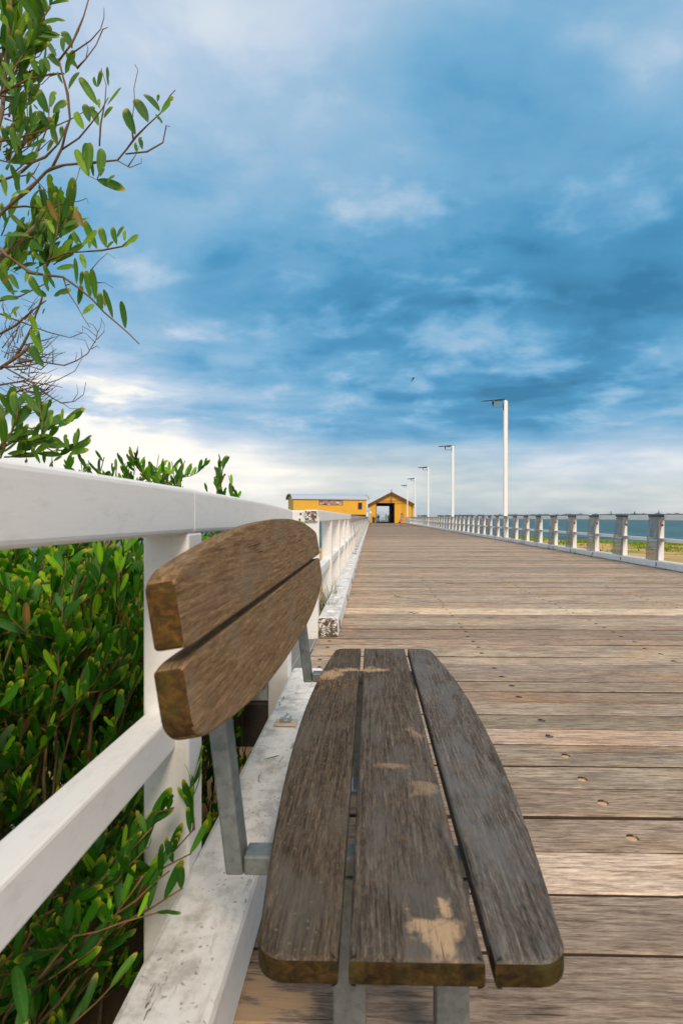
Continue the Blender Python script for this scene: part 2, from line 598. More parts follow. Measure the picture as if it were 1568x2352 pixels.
def m_leaf(name, base, alt, tipc, young):
    m, t = material(name)
    a = t.n('Attribute', attribute_name='leaf_t').outputs['Fac']
    r = t.n('Attribute', attribute_name='leaf_r').outputs['Fac']
    co = t.n('TexCoord').outputs['Object']
    n = t.noise(co, 60, 3)
    col = t.mix(t.ramp(r, [(0, 0), (0.75, 1)]), base, alt)
    col = t.mix(t.smooth(r, 0.72, 0.92), col, young)
    e = t.math('ADD', a, t.math('MULTIPLY', t.math('SUBTRACT', n, 0.5), 0.20))
    tipm = t.smooth(e, 0.74, 0.97)
    col = t.mix(t.math('MULTIPLY', tipm, t.smooth(t.math('FRACT', t.math('MULTIPLY', r, 7.3)), 0.15, 0.7)), col, tipc)
    brown = t.math('MULTIPLY', t.smooth(e, 0.93, 1.0), t.math('GREATER_THAN', t.math('FRACT', t.math('MULTIPLY', r, 13.7)), 0.55))
    col = t.mix(brown, col, (0.22, 0.085, 0.02))
    dead = t.math('GREATER_THAN', t.math('FRACT', t.math('MULTIPLY', r, 57.3)), 0.955)
    col = t.mix(t.math('MULTIPLY', dead, 0.85), col, (0.26, 0.15, 0.035))
    mid = t.n('Attribute', attribute_name='leaf_m').outputs['Fac']
    col = t.mix(t.math('MULTIPLY', t.smooth(mid, 0.72, 0.98), 0.35), col, t.mix(1.0, col, (2.2, 1.7, 1.5), 'MULTIPLY'))
    blot = t.smooth(t.noise(co, 9.0, 4, 0.6), 0.60, 0.68)
    col = t.mix(t.math('MULTIPLY', blot, t.math('MULTIPLY', t.math('GREATER_THAN', t.math('FRACT', t.math('MULTIPLY', r, 31.7)), 0.7), 0.6)), col, (0.20, 0.15, 0.03))
    p = principled(t, col, 0.50, Specular_IOR_Level=0.30)
    tr = t.n('BsdfTranslucent', ins={'Color': t.mix(1.0, col, (1.5, 1.6, 0.7), 'MULTIPLY')})
    mx = t.n('MixShader', ins={0: 0.38})
    t.t.links.new(p.outputs[0], mx.inputs[1])
    t.t.links.new(tr.outputs[0], mx.inputs[2])
    finish(t, mx)
    MATS[name] = m


def m_bark():
    m, t = material('wattle_bark')
    co = t.n('TexCoord').outputs['Object']
    r = t.n('Attribute', attribute_name='twig').outputs['Fac']
    n = t.noise(co, 45, 5, 0.65)
    thick = t.mix(n, (0.10, 0.075, 0.052), (0.30, 0.235, 0.17))
    thin = t.mix(n, (0.070, 0.034, 0.014), (0.25, 0.135, 0.040))
    finish(t, principled(t, t.mix(r, thick, thin), 0.75, n, 0.4, 0.003))
    MATS['wattle_bark'] = m


def m_water():
    m, t = material('sea_water')
    co = t.n('NewGeometry').outputs['Position']
    w1 = t.noise(t.scale(co, (0.35, 0.9, 1)), 1.0, 6, 0.62, 0.3)
    w2 = t.noise(t.scale(co, (1.6, 3.0, 1)), 1.0, 4, 0.6)
    sw = t.noise(t.scale(co, (0.012, 0.05, 1)), 1.0, 5, 0.6)
    h = t.math('ADD', w1, t.math('MULTIPLY', w2, 0.35))
    col = t.mix(t.smooth(sw, 0.35, 0.65), (0.022, 0.082, 0.094), (0.036, 0.115, 0.124))
    w3 = t.noise(t.scale(co, (0.10, 0.42, 1), (2, 5, 0)), 1.0, 5, 0.65, 0.2)
    col = t.mix(t.smooth(w3, 0.46, 0.64), col, (0.095, 0.200, 0.205))
    col = t.mix(t.math('MULTIPLY', t.smooth(w3, 0.46, 0.34), 0.7), col, (0.008, 0.050, 0.070))
    foam = t.smooth(t.noise(t.scale(co, (0.7, 2.2, 1), (7, 3, 0)), 1.0, 5, 0.7), 0.74, 0.79)
    col = t.mix(t.math('MULTIPLY', foam, 0.5), col, (0.5, 0.55, 0.55))
    finish(t, principled(t, col, 0.42, h, 0.9, 0.6, Specular_IOR_Level=0.22))
    MATS['sea_water'] = m


def m_sand():
    m, t = material('beach_sand')
    co = t.n('NewGeometry').outputs['Position']
    n = t.noise(co, 0.7, 6, 0.6)
    f = t.noise(co, 14, 5, 0.7)
    c = t.mix(n, (0.50, 0.30, 0.14), (0.66, 0.43, 0.20))
    c = t.mix(t.smooth(f, 0.52, 0.72), c, (0.38, 0.25, 0.15))
    z = t.xyz(co)[2]
    c = t.mix(t.smooth(z, -1.18, -1.32), c, (0.30, 0.235, 0.165))
    px = t.xyz(co)
    gpatch = t.math('MULTIPLY', t.smooth(t.noise(co, 0.33, 5, 0.65), 0.47, 0.56), t.math('MULTIPLY', t.smooth(z, -1.20, -1.10), t.smooth(px[1], 19.0, 27.0)))
    c = t.mix(t.math('MULTIPLY', gpatch, 0.85), c, t.mix(f, (0.10, 0.17, 0.018), (0.30, 0.31, 0.05)))
    litter = t.math('MULTIPLY', t.smooth(px[0], -0.42, -0.60), t.smooth(t.math('ADD', px[1], t.math('MULTIPLY', n, 2.0)), 5.0, 3.5))
    c = t.mix(t.math('MULTIPLY', litter, 0.9), c, t.mix(f, (0.018, 0.014, 0.009), (0.09, 0.06, 0.035)))
    finish(t, principled(t, c, 0.95, t.math('ADD', n, t.math('MULTIPLY', f, 0.4)), 0.6, 0.05, Specular_IOR_Level=0.1))
    MATS['beach_sand'] = m


def m_grass(name, a, b):
    m, t = material(name)
    r = t.n('NewGeometry').outputs['Random Per Island']
    col = t.mix(r, a, b)
    p = principled(t, col, 0.7, Specular_IOR_Level=0.2)
    tr = t.n('BsdfTranslucent', ins={'Color': col})
    mx = t.n('MixShader', ins={0: 0.35})
    t.t.links.new(p.outputs[0], mx.inputs[1])
    t.t.links.new(tr.outputs[0], mx.inputs[2])
    finish(t, mx)
    MATS[name] = m


def m_plastic():
    m, t = material('clear_plastic_film')
    co = t.n('NewGeometry').outputs['Position']
    rnd = t.n('ObjectInfo').outputs['Random']
    v = t.vmath('ADD', co, t.comb(t.math('MULTIPLY', rnd, 17.0), 0.0, t.math('MULTIPLY', rnd, 9.0)))
    n = t.noise(t.scale(v, (4, 3.4, 1.7)), 1.3, 4, 0.6, 1.1)
    f = t.noise(t.scale(v, (9, 7, 4)), 1.6, 3, 0.6, 0.8)
    warm = t.smooth(t.noise(v, 1.4, 2), 0.50, 0.62)
    c = t.mix(t.smooth(n, 0.3, 0.7), (0.055, 0.060, 0.066), (0.30, 0.295, 0.285))
    c = t.mix(t.math('MULTIPLY', warm, 0.45), c, (0.42, 0.29, 0.18))
    p = principled(t, c, 0.22, t.math('ADD', n, t.math('MULTIPLY', f, 0.4)), 0.8, 0.05, Specular_IOR_Level=0.5)
    tp = t.n('BsdfTransparent', ins={'Color': (0.93, 0.95, 0.95)})
    mx = t.n('MixShader', ins={0: t.math('ADD', t.math('MULTIPLY', t.smooth(n, 0.3, 0.7), 0.25), 0.60)})
    t.t.links.new(tp.outputs[0], mx.inputs[1])
    t.t.links.new(p.outputs[0], mx.inputs[2])
    finish(t, mx)
    MATS['clear_plastic_film'] = m


def m_weatherboard():
    m, t = material('yellow_weatherboard')
    co = t.n('NewGeometry').outputs['Position']
    z = t.xyz(co)[2]
    fr = t.math('FRACT', t.math('DIVIDE', z, 0.165))
    n = t.noise(t.scale(co, (1, 1, 4)), 1.5, 4)
    c = t.mix(n, (0.74, 0.36, 0.018), (0.88, 0.46, 0.030))
    h = t.math('MULTIPLY', fr, -1.0)
    finish(t, principled(t, c, 0.55, h, 1.0, 0.03, Specular_IOR_Level=0.3))
    MATS['yellow_weatherboard'] = m


deck_mat = m_deck('deck_timber')
deck_far_mat = m_deck('deck_timber_distant', True)
m_bench('bench_seat_timber')
m_bench('bench_back_timber', True)
m_endgrain()
m_endgrain('seat_end_grain', .5)
m_paint('white_paint', 0.22)
m_paint('white_paint_worn', 0.38, peel=0.8)
m_paint('white_kerb_paint', 0.42, peel=0.5, drop=1.0)
m_cracked_end()
m_galv()
m_leaf('wattle_leaf', (0.013, 0.080, 0.003), (0.050, 0.200, 0.008), (0.50, 0.48, 0.03), (0.24, 0.50, 0.016))
m_leaf('wattle_leaf_tree', (0.035, 0.110, 0.010), (0.085, 0.205, 0.018), (0.46, 0.40, 0.03), (0.20, 0.36, 0.025))
m_bark()
m_water()
m_sand()
m_grass('beach_grass_green', (0.13, 0.25, 0.012), (0.42, 0.45, 0.04))
m_grass('tuft_grass', (0.035, 0.085, 0.02), (0.14, 0.17, 0.05))
m_plastic()
m_weatherboard()
simple('yellow_panel', (0.86, 0.43, 0.03), 0.5, 0.06, 1.0)
simple('oxide_red_trim', (0.16, 0.045, 0.025), 0.55, 0.2)
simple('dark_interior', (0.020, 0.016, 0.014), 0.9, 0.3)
simple('gap_shade_timber', (0.060, 0.040, 0.028), 0.9, 0.4, 30, 0.4)  # dark brown for plank sides: shade of the deck gaps put into the colour
simple('dark_timber', (0.075, 0.055, 0.045), 0.9, 0.4, 12, 0.4)
simple('corrugated_roof', (0.40, 0.46, 0.56), 0.45, 0.06, 1.0)
simple('bright_white', (0.86, 0.86, 0.84), 0.4, 0.03, 2.0)
simple('black_plastic', (0.018, 0.020, 0.022), 0.45, 0.2)
simple('panel_black', (0.012, 0.016, 0.022), 0.2, 0.2)
simple('grey_metal', (0.36, 0.38, 0.39), 0.45, 0.15, 10, 0.1, Metallic=0.5)
simple('bin_green', (0.012, 0.045, 0.028), 0.5, 0.2)
simple('bin_lid_red', (0.26, 0.07, 0.03), 0.5, 0.2)
simple('sign_green', (0.03, 0.52, 0.07), 0.4, 0.04)
simple('rust', (0.27, 0.095, 0.035), 0.85, 0.45, 30, 0.5)
simple('sand_fill', (0.62, 0.41, 0.22), 0.95, 0.18, 90, 0.5)
simple('bolt_head', (0.10, 0.095, 0.09), 0.6, 0.4, 50, 0.3)
simple('cream_plate', (0.56, 0.47, 0.36), 0.6, 0.15, 30)
simple('window_dark', (0.020, 0.018, 0.018), 0.15, 0.2)
simple('poster_rose', (0.40, 0.235, 0.19), 0.35, 0.30, 1.4)
simple('poster_cream', (0.75, 0.60, 0.38), 0.4, 0.2, 2)
simple('poster_dark', (0.09, 0.045, 0.04), 0.4, 0.2, 2)
simple('skin', (0.46, 0.27, 0.19), 0.6, 0.08)
simple('cloth_pink', (0.70, 0.25, 0.33), 0.85, 0.08)
simple('cloth_grey', (0.36, 0.33, 0.33), 0.85, 0.1)
simple('cloth_black', (0.014, 0.014, 0.017), 0.85, 0.2)
simple('cloth_white', (0.78, 0.78, 0.78), 0.85, 0.05)
simple('cloth_hivis', (0.42, 0.72, 0.02), 0.7, 0.08)
simple('hair_dark', (0.035, 0.018, 0.010), 0.6, 0.2)
simple('feather_dark', (0.022, 0.026, 0.035), 0.7, 0.2)
simple('feather_white', (0.75, 0.76, 0.78), 0.7, 0.05)
simple('far_scrub', (0.035, 0.060, 0.050), 0.9, 0.3, 0.02)
simple('far_ground', (0.14, 0.13, 0.10), 0.95, 0.2, 0.01)
simple('print_white', (0.72, 0.74, 0.76), 0.5, 0.05)
simple('steel_grating', (0.33, 0.335, 0.33), 0.5, 0.2, 20, 0.2, Metallic=0.4)
mg, tg = material('clear_scrap')
finish(tg, principled(tg, (0.9, 0.92, 0.92), 0.08, Transmission_Weight=0.92, IOR=1.3))
MATS['clear_scrap'] = mg
M = MATS

# ---------------------------------------------------------------- ground: beach, sea, headland
SHORE = [(-400, 14), (-60, 20), (-20, 25), (-5, 34), (3, 52), (8, 61), (13, 55), (18, 44.5), (24, 42), (60, 34), (120, 6), (400, -60)]


def shore_y(x):
    for (x0, y0), (x1, y1) in zip(SHORE, SHORE[1:]):
        if x0 <= x <= x1:
            return y0 + (y1 - y0) * (x - x0) / (x1 - x0)
    return -60


SEA_Z = -1.30


def ground_z(x, y):
    s = shore_y(x) - y
    nz = mnoise.noise(Vector((x * .18, y * .18, 3.3))) * .10 + mnoise.noise(Vector((x * .6, y * .6, 1.3))) * .035
    if s > 0:
        z = SEA_Z + 0.58 * (1 - math.exp(-s / 3.0)) + nz * min(1, s / 3)
    else:
        z = SEA_Z + max(-3.0, s * 0.06)
    return z


def build_beach():
    xs = [-400, -200, -100, -60, -40, -30] + [-24 + i * 1.0 for i in range(72)] + [52, 58, 66, 80, 110, 200, 400]
    ys = [-300, -100, -40, -20, -10, -5] + [-2 + i * 1.0 for i in range(90)] + [92, 100, 120]
    v = [(x, y, ground_z(x, y)) for y in ys for x in xs]
    nx = len(xs)
    f = [(j * nx + i, j * nx + i + 1, (j + 1) * nx + i + 1, (j + 1) * nx + i) for j in range(len(ys) - 1) for i in range(nx - 1)]
    kind(obj('beach', pyd(v, f, smooth=True), M['beach_sand']), 'structure')
    rs = [0.0, 20, 40, 80, 160, 320, 700, 1500, 4000, 12000]
    v, f = [(0, 0, SEA_Z)], []
    n = 48
    for r in rs[1:]:
        for k in range(n):
            a = 2 * PI * k / n
            v.append((r * math.cos(a), r * math.sin(a), SEA_Z))
    for k in range(n):
        f.append((0, 1 + k, 1 + (k + 1) % n))
    for i in range(len(rs) - 2):
        for k in range(n):
            a0, a1 = 1 + i * n + k, 1 + i * n + (k + 1) % n
            f.append((a0, a1, a1 + n, a0 + n))
    kind(obj('sea', pyd(v, f), M['sea_water']), 'structure')


build_beach()


def build_headland():
    rng = random.Random(5)
    v, f = [], []
    N = 90
    for i in range(N + 1):
        u = i / N
        x = 250 + 2600 * u
        y0 = 3000 - 500 * u
        hgt = (8 + 9 * u + 3 * mnoise.noise(Vector((u * 9, 0, 0)))) * min(1, u * 6 + .15)
        v += [(x, y0 - 70, SEA_Z - 1), (x, y0, hgt * .7), (x, y0 + 120, hgt), (x, y0 + 400, SEA_Z - 1)]
    for i in range(N):
        for k in range(3):
            a = i * 4 + k
            f.append((a, a + 4, a + 5, a + 1))
    kind(obj('headland', pyd(v, f, smooth=True), M['far_ground']), 'structure')
    bm = bmesh.new()
    for i in range(420):
        u = rng.random() ** .8
        x = 250 + 2600 * u
        y = 3000 - 500 * u + rng.uniform(-30, 130)
        g = bmesh.ops.create_icosphere(bm, subdivisions=1, radius=1)
        s = rng.uniform(5, 11) * (0.7 + .8 * u)
        zz = 8 + 9 * u
        for q in g['verts']:
            c = q.co * (1 + rng.uniform(-.28, .28))
            q.co = Vector((x + c.x * s * 2.3, y + c.y * s, zz + c.z * s * .8))
    kind(obj('far_scrub', mesh_from(bm), M['far_scrub']), 'stuff', 'low dark scrub and trees along the far shore')
    for i, (px, hh, lab) in enumerate([(1512, 26, 'tallest conical pine standing on the far shore at the right'),
                                       (1456, 18, 'broad dark tree above the far shore scrub left of the tallest pine'),
                                       (1402, 21, 'small conical pine on the far shore, leftmost of the three')]):
        p = P(px, 1188, 2700)
        base = Vector((p.x, p.y, 13))
        t = thing('norfolk_pine', base, lab, 'tree', 'pines on the far shore')
        obj('trunk', tube([base, base + Vector((0, 0, hh))], [.8, .2], 6), M['dark_timber'], t)
        bm = bmesh.new()
        for k in range(9):
            w = (1 - k / 9.5) * (6 if i != 1 else 10)
            zz = 3 + k * (hh - 3) / 9
            g = bmesh.ops.create_cone(bm, segments=9, radius1=w, radius2=.4, depth=hh / 6)
            for q in g['verts']:
                q.co = base + Vector((q.co.x * rng.uniform(.8, 1.2), q.co.y, zz + q.co.z))
        obj('crown', mesh_from(bm), M['far_scrub'], t)


build_headland()


def build_haze():
    me = box(-12600, 12600, -12600, 12600, -5.6, 60)
    hm, ht = material('haze')
    pv = ht.n('VolumePrincipled', ins={'Color': (0.84, 0.91, 1.0), 'Density': 0.00007})
    ho = ht.n('OutputMaterial')
    ht.t.links.new(pv.outputs[0], ho.inputs[1])
    kind(obj('haze', me, hm), 'stuff', 'thin sea haze over the whole bay')


build_haze()

# ---------------------------------------------------------------- pier deck
KERB_R = 5.92
DECK_X0, DECK_X1 = -0.455, 6.16
SHED_Y = 97.5
deck = thing('pier_deck', (0, 0, 0), 'long pier deck of weathered cross planks running to the yellow shed', 'deck')
del deck['category']
deck['kind'] = 'structure'

edges = [-0.9, -0.69, -0.48, -0.28, -0.08, 0.12, 0.32, 0.52, 0.72, 0.925, 1.125, 1.327, 1.535, 1.735, 1.927, 2.134, 2.33, 2.545, 2.736, 2.93, 3.125]
while edges[-1] < 26:
    edges.append(edges[-1] + random.uniform(.188, .214))
ROWS = [-0.36, 0.855, 2.19, 3.52, 4.84]


def plank_mesh(w, x0, x1, holes, rng):
    """plank centred on Y=0 with real countersunk holes; x stations every ~0.6 m give it a slight wave"""
    v, f = [], []
    hs = sorted(holes)
    r = 0.021
    marks = [x0]
    for hx in hs:
        marks += [hx - .045, hx + .045]
    marks.append(x1)
    hw = w / 2
    e = .0035

    def zz(x):
        return 0.0016 * math.sin(x * 1.7 + ph) - .0008
    ph = rng.uniform(0, 6)
    xs = []
    for a, b in zip(marks, marks[1:]):
        hole = any(abs((a + b) / 2 - hx) < .01 for hx in hs)
        if hole:
            xs.append((a, b, True))
        else:
            n = max(1, int((b - a) / .42))
            for k in range(n):
                xs.append((a + (b - a) * k / n, a + (b - a) * (k + 1) / n, False))
    wob = {}

    def edge(x, s):
        key = (round(x, 4), s)
        if key not in wob:
            wob[key] = rng.uniform(-.0022, .0022)
        return s * hw + wob[key]

    def add(p):
        v.append(p)
        return len(v) - 1
    col = {}

    def station(x):
        k = round(x, 4)
        if k not in col:
            z = zz(x)
            yl, yh = edge(x, -1), edge(x, 1)
            col[k] = [add((x, yl, -.075)), add((x, yl, z - e)), add((x, yl + e, z)), add((x, yh - e, z)), add((x, yh, z - e)), add((x, yh, -.075))]
        return col[k]
    for a, b, hole in xs:
        A, B = station(a), station(b)
        for k in (0, 1, 3, 4):
            f.append((A[k], B[k], B[k + 1], A[k + 1]))
        f.append((A[5], B[5], B[0], A[0]))
        if not hole:
            f.append((A[2], B[2], B[3], A[3]))
        else:
            cx = (a + b) / 2
            cy = rng.uniform(-.2, .2) * hw
            n = 12
            ring, low = [], []
            z = zz(cx)
            for k in range(n):
                an = 2 * PI * k / n
                ring.append(add((cx + r * math.cos(an), cy + r * math.sin(an), z)))
                low.append(add((cx + r * math.cos(an), cy + r * math.sin(an), z - .012)))
            for k in range(n):
                k2 = (k + 1) % n
                f.append((ring[k], ring[k2], low[k2], low[k]))
            f.append(tuple(low))
            # corners: A2 (a,low y) B2 (b,low y) B3 (b,high) A3 (a,high)
            q = n // 4
            cor = {0: None}
            # quadrant centres at 45, 135, 225, 315 deg
            C = [B[3], A[3], A[2], B[2]]
            for s in range(4):
                for k in range(q):
                    k0 = (s * q + k) % n
                    f.append((ring[(k0 + 1) % n], ring[k0], C[s]))
                f.append((ring[((s + 1) * q) % n], C[s], C[(s + 1) % 4]))
            hole_at.append((cx, cy, z))
    A, B = station(x0), station(x1)
    f.append(tuple(reversed(A)))
    f.append(tuple(B))
    bm = bmesh.new()
    vs = [bm.verts.new(p) for p in v]
    for fc in f:
        try:
            bm.faces.new([vs[i] for i in fc])
        except ValueError:
            pass
    bmesh.ops.recalc_face_normals(bm, faces=bm.faces)
    me = mesh_from(bm)
    me.materials.append(deck_mat)
    me.materials.append(M['gap_shade_timber'])  # darkened timber that paints shade into the joints
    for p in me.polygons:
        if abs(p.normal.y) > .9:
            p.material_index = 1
    return me


plug_me = None
rng = random.Random(3)
for i, (y0, y1) in enumerate(zip(edges, edges[1:])):
    gap = rng.choice([.009, .012, .015, .019])
    w = y1 - y0 - gap
    yc = (y0 + y1) / 2
    holes, hole_at = [], []
    if .5 < yc < 9.5:
        for rx in ROWS:
            if rng.random() < .86:
                holes.append(rx + rng.uniform(-.02, .02))
    me = plank_mesh(w, DECK_X0 + rng.uniform(-.012, .006), DECK_X1, holes, rng)
    o = obj('plank', me, deck_mat, deck, (0, yc, rng.uniform(-.003, .0025)))
    b = rng.uniform(.86, 1.42)
    tone = (b * rng.uniform(.97, 1.05), b, b * rng.uniform(.94, 1.02), 1)
    if 1.535 < yc < 1.735:
        tone = (1.85, 1.80, 1.78, 1)
    o_light = 6.0 < yc < 6.42
    if o_light:
        tone = (2.0, 2.05, 1.95, 1)
    if 0.9 < yc < 1.53:
        tone = (.92, .90, .89, 1)
    o.color = tone
    for (hx, hy, hz) in hole_at:
        near = yc < 2.6 and hx > .3
        if plug_me is None:
            n = 12
            pv = [(.0205 * math.cos(2 * PI * k / n), .0205 * math.sin(2 * PI * k / n), 0) for k in range(n)] + [(0, 0, .0015)]
            plug_me = pyd(pv, [(k, (k + 1) % n, n) for k in range(n)])
            bolt_me = plug_me.copy()
        me2 = plug_me if near else bolt_me
        if not me2.materials:
            me2.materials.append(M['sand_fill'] if near else M['bolt_head'])
        obj('sand_plug' if near else 'bolt_head', me2, None, o, (hx, yc + hy, hz - (.0075 if near else .006) + o.location.z))
# beyond here single planks are under a couple of pixels deep: joined
v, f = [], []
y = edges[-1]
while y < 140:
    w = rng.uniform(.186, .204)
    zt = rng.uniform(-.004, .003)
    b = len(v)
    x0 = DECK_X0 + rng.uniform(-.012, .008)
    x1 = DECK_X1 if y < SHED_Y - 4 else 9.0
    for (xx, zz_) in ((x0, -.07), (x0, zt), (x1, zt), (x1, -.07)):
        v += [(xx, y, zz_), (xx, y + w, zz_)]
    f += [(b + 2, b + 4, b + 5, b + 3), (b, b + 2, b + 3, b + 1), (b, b + 6, b + 4, b + 2), (b + 1, b + 3, b + 5, b + 7), (b + 4, b + 6, b + 7, b + 5)]
    y += w + rng.choice([.010, .015, .022])
o = obj('distant_planks', pyd(v, f), deck_far_mat, deck)
o.data.materials.append(M['gap_shade_timber'])  # same painted gap shade on the far plank sides
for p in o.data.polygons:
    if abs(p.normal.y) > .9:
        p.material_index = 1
o['kind'] = 'stuff'
for rx in ROWS + [6.0]:
    obj('bearer', box(rx - .11, rx + .11, -1, 139, -.36, -.08), M['dark_timber'], deck)
for k in range(24):
    for rx in (0.1, 3.0, 5.8):
        yy = 2.6 + k * 5.9
        obj('pile', tube([(rx, yy, -4), (rx, yy, -.37)], .16, 10), M['dark_timber'], deck)

# ---------------------------------------------------------------- fences
POST_L = [-0.31, 1.36, 3.03, 4.74] + [4.74 + 1.67 * k for k in range(1, 56)]
POST_R = [1.93 + 1.626 * k for k in range(0, 58)]
POST_R = [y for y in POST_R if y < 95]
POST_L = [y for y in POST_L if y < 96]
XO, XI = -0.565, -0.45       # left post outer / deck-side face


def rail_chain(parent, name, x0, x1, ys, z0, z1, mat, bev, step=2, jit=.004, rng=random.Random(9)):
    i = 0
    while i < len(ys) - 1:
        j = min(i + step, len(ys) - 1)
        a, b = ys[i], ys[j]
        dz = rng.uniform(-jit, jit)
        obj(name, box(x0 + dz * .5, x1 + dz * .5, a + .002, b - .002, z0 + dz, z1 + dz, bev, 2), mat, parent)
        i = j


# near section, beside the bench
near = thing('timber_fence', (-.51, 1.36, 0), 'white painted timber fence close beside the bench, leaves pressing through it', 'fence')
pm = box(-.0575, .0575, 0, .108, -.95, 1.0, .006, 2)
for yy in (-.31, 1.36, 3.03):
    obj('post', pm, M['white_paint'], near, (-.5075, yy, 0))
# top rails meet over the middle post; the far one sags a little
bm = bmesh.new()
box_bm(bm, XO, XI + .001, -.9, 1.4005, .999, 1.113, .012, 3, along=1)
obj('top_rail', mesh_from(bm), M['white_paint'], near)
bm = bmesh.new()
box_bm(bm, XO, XI + .002, 1.4015, 3.16, .999, 1.112, .012, 3, along=1)
bmesh.ops.bisect_plane(bm, geom=bm.verts[:] + bm.edges[:] + bm.faces[:], plane_co=(0, 2.3, 0), plane_no=(0, 1, 0))
bmesh.ops.bisect_plane(bm, geom=bm.verts[:] + bm.edges[:] + bm.faces[:], plane_co=(0, 2.75, 0), plane_no=(0, 1, 0))
for q in bm.verts:
    q.co.z -= max(0, q.co.y - 1.8) ** 1.6 * .018
obj('top_rail', mesh_from(bm), M['white_paint'], near)
obj('mid_rail', box(-.557, -.484, -.9, 1.36, .4655, .556, .007, 2), M['white_paint'], near)
obj('mid_rail', box(-.557, -.484, 1.468, 3.03, .4655, .556, .007, 2), M['white_paint'], near)

# left fence beyond the beach gap
left = thing('timber_fence', (-.51, 4.74, 0), 'long white timber fence down the left edge of the pier beyond the beach gap', 'fence')
pmw = box(-.0575, .0575, 0, .108, -.3, 1.0, .006, 2)
for i, yy in enumerate(POST_L):
    if yy >= 4.7:
        obj('post', pmw, M['white_paint_worn'], left, (-.5105, yy, 0))
ys = [y for y in POST_L if y >= 4.7]
rail_chain(left, 'top_rail', XO, XI, [ys[0] - .04] + ys[2::2], 1.0, 1.104, M['white_paint_worn'], .011, 1)
rail_chain(left, 'mid_rail', -.557, -.470, [ys[0] + .108] + ys[2::2], .475, .56, M['white_paint_worn'], .007, 1)
pe = [(XO + .008, 4.699, 1.008), (XI - .008, 4.699, 1.008), (XI - .008, 4.699, 1.094), (XO + .008, 4.699, 1.094)]
obj('rail_end', pyd(pe, [(0, 1, 2, 3)]), M['cracked_painted_end'], left)

# right fence
right = thing('timber_fence', (6.04, 1.93, 0), 'long low white timber fence down the right edge of the pier, sea behind', 'fence')
rb_ = random.Random(33)
pmr = box(-.0575, .0575, -.054, .054, -.3, .98, .006, 2)
for yy in POST_R:
    o = obj('post', pmr, M['white_paint'] if rb_.random() < .6 else M['white_paint_worn'], right, (6.0425 + rb_.uniform(-.006, .006), yy, 0))
    o.rotation_euler = (R(rb_.uniform(-.9, .9)), R(rb_.uniform(-.5, .5)), R(rb_.uniform(-4, 4)))
rail_chain(right, 'top_rail', 5.985, 6.10, [1.0] + POST_R[1::2], .98, 1.084, M['white_paint'], .009, 1)
rail_chain(right, 'mid_rail', 6.0, 6.075, [1.0] + POST_R[1::2], .533, .605, M['white_paint'], .006, 1)
# boarded white panels where the right fence meets the shed
bm = bmesh.new()
for k in range(5):
    box_bm(bm, 5.93, 5.97, 84.5, 95.0, .16 + k * .165, .31 + k * .165)
obj('board_panel', mesh_from(bm), M['bright_white'], right)

# kerbs
KL0, KL1 = -.450, -.275
rb = random.Random(21)


def kerb_beam(x0, x1, y0, y1, label, h, seg, inner):
    t = thing('kerb_beam', ((x0 + x1) / 2, y0, 0), label, 'kerb')
    y = y0
    first = True
    while y < y1 - .1:
        e = min(y + seg, y1)
        d = rb.uniform(-.004, .004)
        me = box(x0 + d, x1 + d, y + .0015, e - .0015, .003, h + d, .016, 2)
        obj('beam', me, M['white_kerb_paint'], t)
        y = e
    return t


k1 = kerb_beam(KL0, KL1, -.9, 3.22, 'wide white kerb beam beside the bench, speckled with dirt', .166, 5, 1)
k2 = kerb_beam(KL0 - .006, KL1 - .006, 4.76, 96, 'long white kerb beam on the left with a cracked dark cut end', .172, 5.2, 1)
k3 = kerb_beam(KERB_R - .06, KERB_R + .17, 1.0, 95, 'long white kerb beam along the right edge of the pier', .142, 4.9, -1)
x0, x1 = KL0 - .006, KL1 - .006
ce = [(x0 + .004, 4.7575, .006), (x1 - .004, 4.7575, .006), (x1 - .004, 4.7575, .156), (x1 - .02, 4.7575, .171), (x0 + .02, 4.7575, .171), (x0 + .004, 4.7575, .156)]
obj('cut_end', pyd(ce, [tuple(range(6))]), M['cracked_painted_end'], k2)
# rusty bolt plates on the deck-side faces, washers on top
bp = box(-.004, .004, -.018, .018, -.038, .038, .003)
for i, yy in enumerate(POST_L[3:19]):
    obj('bolt_plate', bp, M['rust'], k2, (KL1 + .001, yy + .16 + (0 if i else .02), .085))
for yy in POST_R[3:20]:
    obj('bolt_plate', bp, M['rust'], k3, (KERB_R - .062, yy - .2, .075))
wsh = box(-.035, .035, -.03, .03, 0, .010, .003)
for yy in POST_L[3:22]:
    obj('bolt_washer', wsh, M['bright_white'], k2, (-.365 + rb.uniform(-.01, .01), yy + .35, .171))
    obj('bolt_washer', wsh, M['bright_white'], k2, (-.365 + rb.uniform(-.01, .01), yy + 1.2, .171))
# cream plate with a wing-like bracket on the near kerb
pp = P(655, 1663, 2.33)
o = obj('bolt_plate', box(-.047, .047, -.035, .035, 0, .009, .004, 2), M['cream_plate'], k1, (-.358, 2.33, .166))
bm = bmesh.new()
box_bm(bm, -.012, .012, -.014, .014, .009, .020, .003)
box_bm(bm, -.024, -.0125, -.014, .014, .009, .026, .003)
box_bm(bm, .0125, .024, -.014, .014, .009, .026, .003)
obj('nut', mesh_from(bm), M['grey_metal'], o, (-.358, 2.33, .166))
pp = P(460, 2000, 1.45)

# ---------------------------------------------------------------- plastic sheets hung on the fences
ORD = ['nearest'] + [q + ' nearest' for q in ('second third fourth fifth sixth seventh eighth ninth tenth eleventh twelfth thirteenth fourteenth fifteenth sixteenth '
                                              'seventeenth eighteenth nineteenth twentieth twenty-first twenty-second twenty-third twenty-fourth').split()]


